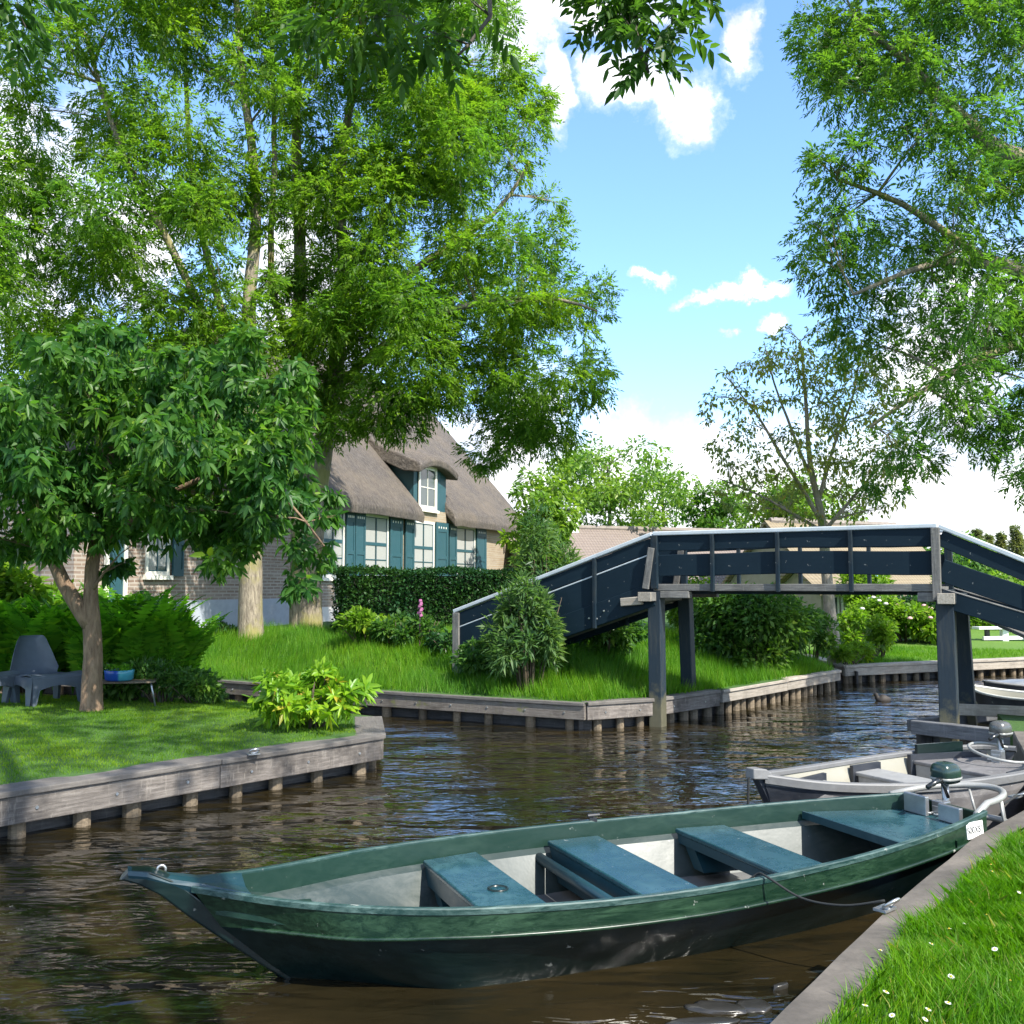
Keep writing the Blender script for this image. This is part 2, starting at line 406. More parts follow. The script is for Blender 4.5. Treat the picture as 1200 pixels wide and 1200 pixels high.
M_STEEL = plain('dull_steel', (0.36, 0.37, 0.38), 0.35, 0.8)
M_DARKMETAL = plain('dark_metal', (0.03, 0.032, 0.035), 0.4, 0.3)

# ------------------------------------------------------------------ shapes of the land
LAWN_EDGE = [(-12.0, -0.9), (-4.1, 7.9), (-1.42, 11.0), (-1.66, 12.5), (-4.3, 14.4), (-10.0, 15.6), (-22, 16.5)]
LAWN_POLY = LAWN_EDGE + [(-40, 16.5), (-40, -0.9)]
ISL_EDGE = [(-26, 19.5), (-9.5, 18.9), (-5.7, 17.75), (-2.31, 15.65), (1.02, 13.95), (2.12, 14.5), (3.28, 15.65), (6.4, 19.3), (6.55, 26.0)]
ISL_POLY = ISL_EDGE + [(6.55, 60), (-90, 60), (-90, 19.5)]
BANK_EDGE = [(-9, -9.7), (-1.85, 0.1), (0.892, 3.744), (1.855, 5.08), (3.036, 6.6), (3.82, 7.44), (4.92, 9.5), (5.72, 11.35), (6.3, 12.9), (7.9, 13.7),
             (9.9, 15.5), (12.2, 17.6), (24, 24.0), (60, 36)]
BANK_POLY = BANK_EDGE + [(90, 30), (90, -40), (-9, -40)]
FAR_EDGE = [(6.95, 26.0), (6.95, 20.65), (12.0, 22.9), (24.0, 29.5), (60, 42)]
FAR_POLY = FAR_EDGE + [(140, 60), (500, 60), (500, 900), (-500, 900), (-500, 60.2), (6.95, 60.2)]

def polydist(P, line):
    P = np.asarray(P, float)[:, :2]; best = np.full(len(P), 1e9)
    for a, b in zip(line, line[1:]):
        a = np.array(a, float); b = np.array(b, float); ab = b - a
        t = np.clip(((P - a) @ ab) / (ab @ ab), 0, 1)
        best = np.minimum(best, np.linalg.norm(P - (a + t[:, None] * ab), axis=1))
    return best
def inside(P, poly):
    P = np.asarray(P, float); x, y = P[:, 0], P[:, 1]; r = np.zeros(len(P), bool)
    j = len(poly) - 1
    for i in range(len(poly)):
        xi, yi = poly[i]; xj, yj = poly[j]
        c = ((yi > y) != (yj > y)) & (x < (xj - xi) * (y - yi) / (yj - yi + 1e-12) + xi)
        r ^= c; j = i
    return r
def sm(t): t = np.clip(t, 0, 1); return t * t * (3 - 2 * t)
def wav(P, a, k):
    x, y = P[:, 0], P[:, 1]
    return a * (np.sin(x * k + 1.3) * np.cos(y * k * 0.83 + 0.4) + 0.5 * np.sin(x * k * 2.3 + y * k * 1.9))
def h_lawn(P): return 0.40 + 0.05 * sm(polydist(P, LAWN_EDGE) / 1.5) + wav(P, 0.012, 1.7) * sm(polydist(P, LAWN_EDGE) / 0.6)
def h_isl(P): d = polydist(P, ISL_EDGE); return 0.40 + 0.60 * sm((d - 0.1) / 3.0) + wav(P, 0.025, 1.4) * sm(d / 1.0)
def h_bank(P): d = polydist(P, BANK_EDGE); return 0.385 + 0.16 * sm((d - 0.15) / 1.6) + 0.45 * sm((d - 0.4) / 4.0) * sm((np.asarray(P)[:, 1] - 8) / 3) + wav(P, 0.018, 2.3) * sm(d / 0.8)
def h_far(P): d = polydist(P, FAR_EDGE); return 0.37 + 0.55 * sm(d / 9.0)

def ground_mat(name, c1, c2):
    b = NB(name); o = b.co('Object')
    n1 = b.noise(o, 1.3, 6, 0.65); n2 = b.noise(o, 22, 5, 0.7)
    c = b.mix(n1, (*c1, 1), (*c2, 1)); c = b.mix(b.ramp(n2, [(0.3, 0.55), (0.7, 0.0)]), c, (c1[0] * .5, c1[1] * .5, c1[2] * .6, 1))
    return b.done(b.bsdf(Base_Color=c, Roughness=0.95, Normal=b.bump(n2, 0.8, 0.03)))
M_SOIL = ground_mat('grass_soil', (0.030, 0.085, 0.008), (0.055, 0.135, 0.012))
M_FARSOIL = ground_mat('far_lawn', (0.075, 0.165, 0.008), (0.100, 0.200, 0.012))
M_BED = ground_mat('canal_bed', (0.030, 0.022, 0.012), (0.045, 0.032, 0.018))

def land(name, poly, hf, mat, label, cat, spac=0.5, box=None, skirt=True):
    poly2 = []
    for i, a in enumerate(poly):
        b = poly[(i + 1) % len(poly)]; L = math.hypot(b[0] - a[0], b[1] - a[1])
        near = min(abs(a[1]) + abs(a[0]), abs(b[1]) + abs(b[0])) < 60 and L < 60
        k = max(1, int(L / (spac * 1.2))) if near else 1
        poly2 += [(a[0] + (b[0] - a[0]) * j / k, a[1] + (b[1] - a[1]) * j / k) for j in range(k)]
    n = len(poly2); x0, y0, x1, y1 = box
    gx, gy = np.meshgrid(np.arange(x0, x1, spac), np.arange(y0, y1, spac))
    G = np.stack([gx.ravel(), gy.ravel()], 1); G += (rng.random(G.shape) - .5) * spac * .5
    G = G[inside(G, poly)]; G = G[polydist(G, poly + [poly[0]]) > spac * .45]
    vs = [Vector(p) for p in poly2] + [Vector(p) for p in G]
    V, E, F, *_ = delaunay_2d_cdt(vs, [], [list(range(n))], 1, 1e-5)
    P = np.array([[v.x, v.y] for v in V]); Z = hf(P)
    co = [(p[0], p[1], z) for p, z in zip(P, Z)]
    fs = [tuple(f) for f in F]
    # vertical skirt down into the canal bed
    if skirt:
        Zb = hf(np.array(poly2)); k = len(co)
        co += [(p[0], p[1], z) for p, z in zip(poly2, Zb)] + [(p[0], p[1], -1.3) for p in poly2]
        for i in range(n):
            j = (i + 1) % n; fs.append((k + i, k + j, k + n + j, k + n + i))
    me = bpy.data.meshes.new(name); me.from_pydata(co, [], fs)
    bm = bmesh.new(); bm.from_mesh(me)
    for f in bm.faces:
        if f.normal.z < -0.2: f.normal_flip()
        f.smooth = abs(f.normal.z) > 0.3
    bm.to_mesh(me); bm.free()
    o = put(name, me, mat); return tag(o, label, cat, kind='structure')

land('lawn', LAWN_POLY, h_lawn, M_SOIL, 'mown garden lawn beside the grey plastic chairs', 'lawn', 0.45, (-24, -1, 0, 17), False)
land('island', ISL_POLY, h_isl, M_SOIL, 'grassy island garden in front of the thatched farmhouse', 'ground', 0.6, (-30, 13, 8, 60), False)
land('bank', BANK_POLY, h_bank, M_SOIL, 'grassy canal bank with daisies in the front corner', 'bank', 0.35, (-6, -3, 14, 20))
land('meadow', FAR_POLY, h_far, M_FARSOIL, 'bright sunlit lawn beyond the bridge', 'lawn', 1.2, (6, 20, 60, 62), False)
mb = MB(); mb.add([(-1500, -1500, -1.25), (1500, -1500, -1.25), (1500, 1500, -1.25), (-1500, 1500, -1.25)], [(0, 1, 2, 3)])
tag(mb.build('ground', M_BED), 'muddy canal bed under the water', 'ground', kind='structure')

# ------------------------------------------------------------------ water
def water_mat():
    b = NB('water'); o = b.co('Object')
    v1 = b.n('ShaderNodeMapping', Vector=o, Scale=(0.55, 1.35, 1), Rotation=(0, 0, R(-12))).outputs[0]
    a = b.noise(v1, 1.7, 2, 0.45, 0.5)
    c = b.noise(v1, 5.0, 2, 0.5, 0.5)
    c = b.math('SUBTRACT', 1.0, b.math('ABSOLUTE', b.math('MULTIPLY_ADD', c, 2.6, -1.3)))
    f = b.noise(o, 17, 3, 0.5)
    patch = b.ramp(b.noise(o, 0.24, 3), [(0.36, 0.22), (0.64, 1.3)])
    h = b.math('ADD', b.math('MULTIPLY', a, 0.78), b.math('ADD', b.math('MULTIPLY', c, 0.085), b.math('MULTIPLY', f, 0.018)))
    h = b.math('MULTIPLY', h, patch)
    n1 = b.noise(o, 0.6, 5, 0.6)
    col = b.mix(b.ramp(n1, [(0.35, 0.0), (0.7, 1.0)]), (0.008, 0.007, 0.003, 1), (0.024, 0.017, 0.007, 1))
    p = b.bsdf(Base_Color=col, Roughness=0.02, IOR=1.6, Normal=b.bump(h, 1.0, 0.165))
    p.inputs['Specular IOR Level'].default_value = 0.7
    return b.done(p)
mb = MB(); mb.add([(-60, -12, 0), (60, -12, 0), (60, 60, 0), (-60, 60, 0)], [(0, 1, 2, 3)])
tag(mb.build('water', water_mat()), 'dark rippled canal water', 'water', kind='structure')
# ------------------------------------------------------------------ timber quays
def quay(name, label, pts, inward, mats, zt=0.40, fh=0.21, capw=0.28, spacing=0.5, pr=0.075, group='timber quay edges', bolts=True, ends=True, plank=2.6, fascia_d=0.06):
    mf, mc, mp, md = mats
    r = root(name, (pts[0][0], pts[0][1], 0.0), label, 'quay', group=group)
    for i, (a, b) in enumerate(zip(pts, pts[1:])):
        a = Vector((a[0], a[1], 0)); b = Vector((b[0], b[1], 0)); d = (b - a).normalized(); L = (b - a).length
        nin = Vector((-d.y, d.x, 0)) * inward
        k = max(1, round(L / plank))
        for j in range(k):
            p0 = a + d * (L * j / k + 0.003); p1 = a + d * (L * (j + 1) / k - 0.003)
            zj = random.uniform(-0.005, 0.005)
            beam('fascia_plank', p0 + nin * (fascia_d / 2) + Vector((0, 0, zt - 0.05 - fh / 2 + zj)), p1 + nin * (fascia_d / 2) + Vector((0, 0, zt - 0.05 - fh / 2 + zj)), fascia_d, fh, mf, r, 0.008)
            if capw:
                beam('cap_plank', p0 + nin * (capw / 2 - 0.025) + Vector((0, 0, zt - 0.022 + zj)), p1 + nin * (capw / 2 - 0.025) + Vector((0, 0, zt - 0.022 + zj)), capw, 0.05, mc, r, 0.008)
            if bolts:
                nb = max(2, int((p1 - p0).length / 0.62))
                for q in range(nb):
                    c = p0 + (p1 - p0) * ((q + 0.5) / nb) - nin * 0.004 + Vector((0, 0, zt - 0.05 - fh * 0.52))
                    m2 = MB(); m2.tube([c + nin * 0.006, c - nin * 0.006], [0.017, 0.013], 8); m2.build('bolt', M_BOLT, r)
        n = max(1, int(L / spacing))
        for j in range(n):
            t = (j + 0.5) / n * L + random.uniform(-0.05, 0.05)
            c = a + d * t + nin * (fascia_d + pr + 0.005)
            rr = pr * random.uniform(0.85, 1.15); lean = Vector((random.uniform(-.02, .02), random.uniform(-.02, .02), 0))
            m2 = MB(); m2.tube([c + lean + Vector((0, 0, -0.75)), c + lean * .5 + Vector((0, 0, -0.2)), c + Vector((0, 0, zt - 0.06))], [rr * 1.05, rr, rr * 0.95], 10)
            beam_o = m2.build('pile', mp, r, smooth=False)
        off = nin * (fascia_d + 2 * pr + 0.05)
        for z0, z1 in ((-0.75, -0.02), (-0.012, zt - 0.12)):
            beam('backing_board', a + off + Vector((0, 0, (z0 + z1) / 2)), b + off + Vector((0, 0, (z0 + z1) / 2)), 0.04, z1 - z0, md, r, 0.004)
    return r
NEAR = (M_QUAY, M_CAPD, M_PILE, M_QUAYD)
quay('timber_quay', 'weathered timber quay edging the mown lawn with the chairs', [(-12.0, -0.9), (-4.1, 7.9), (-1.42, 11.0), (-1.66, 12.5)], 1, NEAR, 0.41, 0.22, 0.34, 0.47, 0.075)
quay('timber_quay', 'dark timber quay of the narrow side channel behind the lawn', [(-1.66, 12.5), (-4.3, 14.4), (-10, 15.6)], 1, (M_QUAYD, M_CAPD, M_PILE, M_QUAYD), 0.40, 0.18, 0.2, 0.8, bolts=False)
quay('timber_quay', 'brown timber quay along the long grass of the island garden', [(-14, 19.1), (-9.5, 18.9), (-5.7, 17.75), (-2.31, 15.65), (1.02, 13.95)], 1,
     (wood_mat('island_quay_timber', (0.065, 0.055, 0.045), (0.14, 0.12, 0.10), (0.22, 0.20, 0.17), 0.6, lichen=(0.12, 0.13, 0.03)), M_CAPD, M_PILE, M_QUAYD), 0.40, 0.19, 0.1, 0.62, 0.07)
quay('timber_quay', 'pale grey timber quay around the far bridge legs', [(1.06, 13.97), (2.12, 14.5), (3.28, 15.65)], 1, (M_QUAY, M_CAPD, M_PILE, M_QUAYD), 0.41, 0.20, 0.22, 0.3, 0.07, plank=4)
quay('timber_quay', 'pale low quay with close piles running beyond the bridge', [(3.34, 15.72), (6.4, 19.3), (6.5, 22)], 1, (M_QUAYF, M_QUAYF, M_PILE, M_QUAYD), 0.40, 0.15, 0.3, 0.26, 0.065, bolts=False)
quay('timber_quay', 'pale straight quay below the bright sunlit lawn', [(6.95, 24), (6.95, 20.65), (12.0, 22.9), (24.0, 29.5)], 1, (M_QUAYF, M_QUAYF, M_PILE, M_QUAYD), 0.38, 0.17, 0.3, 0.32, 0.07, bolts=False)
# concrete edge of the near bank
def bank_edge():
    line = [Vector((p[0], p[1], 0)) for p in BANK_EDGE[0:8]]
    pts = []
    for a, b in zip(line, line[1:]):
        k = max(1, int((b - a).length / 0.3)); pts += [a + (b - a) * (j / k) for j in range(k)]
    pts.append(line[-1])
    rows = []
    for i, p in enumerate(pts):
        t = (pts[min(i + 1, len(pts) - 1)] - pts[max(i - 1, 0)]).normalized(); nr = Vector((t.y, -t.x, 0))
        w = 0.20 + 0.02 * noise.noise(p * 1.3); j = 0.008 * noise.noise(p * 4)
        o = p - nr * (0.012 + j)
        rows.append([o + Vector((0, 0, -1.0)), o + Vector((0, 0, 0.375)), o + nr * 0.015 + Vector((0, 0, 0.392)), o + nr * (w - .02) + Vector((0, 0, 0.40 + j)), o + nr * w + Vector((0, 0, 0.385)), o + nr * w + Vector((0, 0, 0.2))])
    m2 = MB(); m2.grid(rows)
    b = NB('worn_concrete'); o = b.co('Object'); n1 = b.noise(o, 2.2, 8, 0.7); n2 = b.noise(o, 40, 4, 0.7)
    c = b.ramp(n1, [(0.3, (0.045, 0.039, 0.032)), (0.5, (0.095, 0.083, 0.069)), (0.66, (0.15, 0.13, 0.107))])
    c = b.mix(b.ramp(n2, [(0.55, 0.0), (0.75, 0.6)]), c, (0.07, 0.06, 0.05, 1))
    mm = b.done(b.bsdf(Base_Color=c, Roughness=0.85, Normal=b.bump(n2, 0.4, 0.006)))
    tag(m2.build('quay_edge', mm, recalc=True), 'worn grey concrete edge along the daisy bank beside the green boat', 'quay edge')
bank_edge()
# dock timbers below the right bridge legs
r = root('dock', (5.2, 12.65, 0.0), 'grey timber dock frame under the near bridge legs', 'dock')
beam('dock_beam', (5.14, 12.72, 0.25), (6.62, 10.78, 0.27), 0.16, 0.17, M_DOCK, r, 0.01)
beam('dock_beam', (5.16, 12.84, 0.24), (6.9, 14.1, 0.24), 0.14, 0.15, M_DOCK, r, 0.01)
for (x, y) in ((5.24, 12.72), (5.72, 12.1), (6.3, 11.35)):
    beam('dock_pile', (x + .05, y + .06, -0.8), (x + .05, y + .06, 0.163), 0.15, 0.15, M_QUAYD, r, 0.01)
beam('cross_plank', (5.95, 13.25, 0.40), (7.2, 12.2, 0.46), 0.06, 0.15, M_RAWWOOD, r, 0.008)
beam('back_board', (5.32, 12.84, 0.0), (6.72, 10.98, 0.0), 0.04, 0.30, M_QUAYD, r, 0.004)
# mooring hardware on the quays
def ring(name, loc, label, rad=0.035, tilt=0.6, az=0.0):
    loc = Vector(loc); r = root(name, loc, label, 'mooring ring')
    m2 = MB(); m2.box(loc + Vector((0, 0, 0.006)), (0.11, 0.07, 0.012), Matrix.Rotation(az, 3, 'Z')); m2.build('base_plate', M_STEEL, r)
    m2 = MB(); Mx = Matrix.Rotation(az, 3, 'Z') @ Matrix.Rotation(tilt, 3, 'X')
    pts = [loc + Vector((0, 0, 0.012)) + Mx @ Vector((rad * math.cos(t), 0, rad + rad * math.sin(t))) for t in np.linspace(-math.pi / 2, 1.5 * math.pi, 21)]
    m2.tube(pts, 0.008, 8, caps=False); m2.build('ring', M_BOLT, r, smooth=True)
p_ring = Pg(1037, 1066, 0.40)
ring('mooring_ring', p_ring, 'small steel mooring ring holding the green boat on the concrete edge', 0.045, 0.9, R(40))
ring('mooring_ring', Pg(297, 884, 0.415), 'small steel mooring ring on the cap of the lawn quay', 0.045, 1.0, R(30))
ring('mooring_ring', Pg(1190, 934, 0.40), 'small steel mooring ring holding the grey boat', 0.05, 1.2, R(40))

# ------------------------------------------------------------------ bridge
BA, BB = Vector((2.1, 14.5, 0)), Vector((5.43, 12.5, 0))
be = (BB - BA).normalized(); bn = Vector((-be.y, be.x, 0)); SPAN = (BB - BA).length
BW = 1.18
def bp(s, n, z): return BA + be * s + bn * n + Vector((0, 0, z))
def bridge():
    r = root('footbridge', bp(SPAN / 2, BW / 2, 0), 'arched dark blue timber footbridge with pale handrails over the canal', 'footbridge')
    LR, LS = 3.55, 0.335; RR, RS = 2.9, 0.47
    def zoff(s): return -LS * (-s) if s < 0 else (-RS * (s - SPAN) if s > SPAN else 0.03 * math.sin(math.pi * s / SPAN))
    for side, n0 in ((0, 0.0), (1, BW)):
        nn = n0
        for (s0, s1, kind) in ((-LR, -0.02, 'l'), (0.0, SPAN, 'm'), (SPAN + 0.02, SPAN + RR, 'r')):
            k = 6 if kind == 'm' else 1
            def run(name, zc, h, w, mat, dn=0.0, bev=0.008, ex=0.0, zc1=None, wob=0.0):
                m2s = []
                brk = [s0, s1]
                if name == 'rail_board': brk = {'m': [s0, SPAN * .475, s1], 'l': [s0, -2.1, s1], 'r': [s0, SPAN + 1.15, s1]}[kind]
                ze = zc1 if zc1 is not None else zc
                for a, b in zip(brk, brk[1:]):
                    za, zb = zc + (ze - zc) * (a - s0) / (s1 - s0), zc + (ze - zc) * (b - s0) / (s1 - s0); j = random.uniform(-.006, .006) if name == 'rail_board' else 0; g_ = .004 if name == 'rail_board' else 0
                    beam(name, bp(a + g_, nn + dn + j * .5, za + j + zoff(a)), bp(b - g_, nn + dn + j * .5, zb - j + zoff(b)), w, h, mat, r, bev, wob=wob)
            run('handrail', 2.81, 0.06, 0.13, M_RAILTOP, 0.0, 0.012)
            if kind == 'm':
                run('rail_board', 2.66, 0.23 if side == 0 else 0.17, 0.035, M_BRIDGE, -0.02, wob=0.004)
                run('rail_board', 2.335, 0.31 if side == 0 else 0.28, 0.035, M_BRIDGE, -0.02, wob=0.006)
                run('stringer', 2.02, 0.10, 0.09, M_BRIDGEW, 0.0)
                run('deck_bearer', 1.955, 0.06, 0.12, M_BRIDGEP, 0.25 if side == 0 else -0.25)
            elif kind == 'l':
                run('rail_board', 2.655, 0.21, 0.035, M_BRIDGE, -0.02, wob=0.004)
                run('rail_board', 2.30, 0.42, 0.035, M_BRIDGE, -0.02, wob=0.006)
                run('rail_lip', 2.522, 0.022, 0.05, M_RAILTOP, -0.015)
                run('stringer', 1.92, 0.33, 0.10, M_BRIDGE, 0.0)
            else:
                run('rail_board', 2.66, 0.20 if side == 0 else 0.12, 0.035, M_BRIDGE, -0.02, wob=0.004)
                run('rail_board', 2.255 if side == 0 else 2.28, 0.28 if side == 0 else 0.17, 0.035, M_BRIDGE, -0.02, wob=0.006, zc1=2.255 + .27)
                run('stringer', 1.90, 0.22, 0.10, M_BRIDGE, 0.0, zc1=2.34)
                run('stringer_cap', 2.022, 0.02, 0.11, M_BRIDGEW, 0.0, zc1=2.462)
        for s in (SPAN * .235, SPAN * .475, SPAN * .725):
            beam('baluster', bp(s, nn - 0.065, 1.96), bp(s, nn - 0.065, 2.78), 0.05, 0.065, M_BRIDGEP, r, 0.005, up=bn)
        for s in (-0.95, -2.1):
            beam('baluster', bp(s, nn - 0.065, 1.72 + zoff(s)), bp(s, nn - 0.065, 2.78 + zoff(s)), 0.05, 0.065, M_BRIDGEP, r, 0.005, up=bn)
        for s in (SPAN + 1.15,):
            beam('baluster', bp(s, nn - 0.065, 1.8 + zoff(s)), bp(s, nn - 0.065, 2.78 + zoff(s)), 0.05, 0.065, M_BRIDGEP, r, 0.005, up=bn)
        # end posts and the slanting struts at the bends
        beam('end_post', bp(-LR + 0.06, nn - 0.02, 0.55), bp(-LR + 0.06, nn - 0.02, 2.77 + zoff(-LR + .06)), 0.12, 0.12, M_BRIDGEW, r, 0.008, up=bn)
        beam('end_post', bp(SPAN + RR - 0.06, nn - 0.02, 0.4), bp(SPAN + RR - 0.06, nn - 0.02, 2.77 + zoff(SPAN + RR)), 0.12, 0.12, M_BRIDGEW, r, 0.008, up=bn)
        beam('bend_strut', bp(-0.10, nn - 0.09, 2.0), bp(0.0, nn - 0.09, 2.60), 0.10, 0.06, M_BRIDGEW, r, 0.006, up=bn)
        beam('bend_post', bp(0.03, nn - 0.06, 2.0), bp(0.03, nn - 0.06, 2.78), 0.10, 0.08, M_BRIDGEP, r, 0.006, up=bn)
        beam('bend_post', bp(SPAN - 0.02, nn - 0.075, 1.86), bp(SPAN - 0.02, nn - 0.075, 2.78), 0.10, 0.09, M_BRIDGEW if side == 0 else M_BRIDGEP, r, 0.006, up=bn)
    # legs: near row upright, far row splayed outwards at the foot
    beam('leg', bp(0.02, 0.03, -0.9), bp(0.0, 0.06, 1.97), 0.20, 0.20, M_LEG, r, 0.012, up=bn)
    beam('leg', bp(-0.02, BW + 0.30, -0.9), bp(0.06, BW - 0.10, 1.90), 0.19, 0.19, M_LEG, r, 0.012, up=bn)
    beam('leg', bp(SPAN + 0.06, 0.03, -0.9), bp(SPAN + 0.06, 0.05, 2.0), 0.215, 0.20, M_LEG, r, 0.012, up=bn)
    beam('leg', bp(SPAN + 0.16, BW + 0.30, -0.9), bp(SPAN + 0.10, BW - 0.08, 1.92), 0.20, 0.19, M_LEG, r, 0.012, up=bn)
    for s, m in ((-0.06, M_BRIDGEW), (SPAN + 0.10, M_BRIDGEP)):
        beam('cap_beam', bp(s, -0.22, 1.885), bp(s, BW + 0.25, 1.885), 0.20, 0.13, m, r, 0.01)
        beam('cap_block', bp(s, -0.245, 1.885), bp(s, -0.222, 1.885), 0.205, 0.135, M_RAWWOOD, r, 0.006)
    for sd in (0.0, BW):
        beam('corbel', bp(0.10, sd + 0.02, 1.915), bp(0.55, sd + 0.02, 1.915), 0.13, 0.10, M_BRIDGEW, r, 0.01)
        beam('corbel', bp(-0.50, sd - 0.06, 1.80), bp(-0.16, sd - 0.06, 1.83), 0.13, 0.12, M_RAWWOOD, r, 0.01)
        beam('corbel', bp(SPAN - 0.26, sd + 0.02, 1.90), bp(SPAN - 0.06, sd + 0.02, 1.90), 0.13, 0.12, M_BRIDGEW, r, 0.01)
    # deck planks: one mesh per run of planks
    for (s0, s1) in ((-LR, -0.02), (0.02, SPAN - 0.02), (SPAN + 0.04, SPAN + RR)):
        m2 = MB(); n = int((s1 - s0) / 0.15)
        for j in range(n):
            a = s0 + (s1 - s0) * (j + .04) / n; b2 = s0 + (s1 - s0) * (j + .96) / n
            za, zb = 2.0 + zoff(a), 2.0 + zoff(b2); lo = -0.16 if s0 != 0.02 else 0
            q = [bp(a, .06, za), bp(b2, .06, zb), bp(b2, BW - .06, zb), bp(a, BW - .06, za)]
            m2.hexa([v + Vector((0, 0, lo)) for v in q], [v + Vector((0, 0, lo + .035)) for v in q])
        m2.build('deck', M_BRIDGEW, r)
    # bolt heads on the left stringer
    for s in (-0.8, -0.92, -1.05, -1.6, -2.2):
        c = bp(s, -0.055, 1.90 + zoff(s) + random.uniform(-.06, .06))
        m2 = MB(); m2.tube([c, c - bn * 0.012], [0.016, 0.012], 8); m2.build('bolt', M_BOLT, r)
bridge()

# ------------------------------------------------------------------ boats
M_BOATG = paint_mat('boat_green_paint', (0.003, 0.0155, 0.007), (0.019, 0.050, 0.024), 0.16, 1.0, (1.4, 14, 14), (0.13, 0.19, 0.15))
M_BOATD = paint_mat('boat_dark_paint', (0.0014, 0.0085, 0.008), (0.006, 0.018, 0.016), 0.15, 0.6, (1.2, 9, 9))
M_BOATB = paint_mat('boat_blue_paint', (0.006, 0.032, 0.044), (0.025, 0.065, 0.08), 0.22, 0.5, (3, 6, 6))
M_THWART = paint_mat('thwart_paint', (0.008, 0.042, 0.054), (0.04, 0.10, 0.115), 0.10, 0.8, (3, 3, 6))
M_LINING = paint_mat('boat_lining', (0.026, 0.040, 0.036), (0.072, 0.084, 0.077), 0.22, 1.0, (2, 4, 4), (0.05, 0.055, 0.05))
M_LININGG = paint_mat('boat_lining_green', (0.005, 0.024, 0.016), (0.02, 0.052, 0.034), 0.24, 0.5, (2, 6, 6))
M_GBOAT = paint_mat('grey_hull', (0.11, 0.105, 0.105), (0.25, 0.24, 0.235), 0.4, 0.8, (2, 4, 4), (0.32, 0.31, 0.30))
M_GDARK = paint_mat('dark_hull', (0.016, 0.020, 0.028), (0.06, 0.06, 0.065), 0.35, 0.5, (2, 5, 5))
M_GWHITE = paint_mat('pale_lining', (0.27, 0.26, 0.21), (0.34, 0.325, 0.28), 0.45, 0.5, (2, 5, 5), (0.5, 0.48, 0.4))
M_GRAIL = paint_mat('grey_gunwale', (0.13, 0.13, 0.13), (0.21, 0.207, 0.20), 0.4, 0.5, (3, 5, 5), (0.25, 0.25, 0.25))
M_GSEAT = paint_mat('grey_seat', (0.20, 0.20, 0.195), (0.33, 0.33, 0.32), 0.4, 0.5, (3, 5, 5), (0.12, 0.12, 0.12))
M_WHITE = plain('white_plastic', (0.72, 0.72, 0.70), 0.4, var=0.08)
M_TUBE = plain('pale_tube', (0.26, 0.26, 0.245), 0.35, 0.1, var=0.15)
M_BLACK = plain('black_gloss', (0.012, 0.014, 0.015), 0.22, var=0.2)
M_COWL = plain('cowl_green', (0.020, 0.040, 0.036), 0.16, 0.2, var=0.2)
M_ROPE = plain('rope', (0.012, 0.014, 0.014), 0.8)

def spl(xs, ys, x):
    """smooth interpolation through points"""
    xs = np.array(xs, float); ys = np.array(ys, float)
    m = np.gradient(ys, xs); i = np.clip(np.searchsorted(xs, x) - 1, 0, len(xs) - 2)
    h = xs[i + 1] - xs[i]; t = np.clip((x - xs[i]) / h, 0, 1)
    return float((2 * t**3 - 3 * t**2 + 1) * ys[i] + (t**3 - 2 * t**2 + t) * h * m[i] + (-2 * t**3 + 3 * t**2) * ys[i + 1] + (t**3 - t**2) * h * m[i + 1])

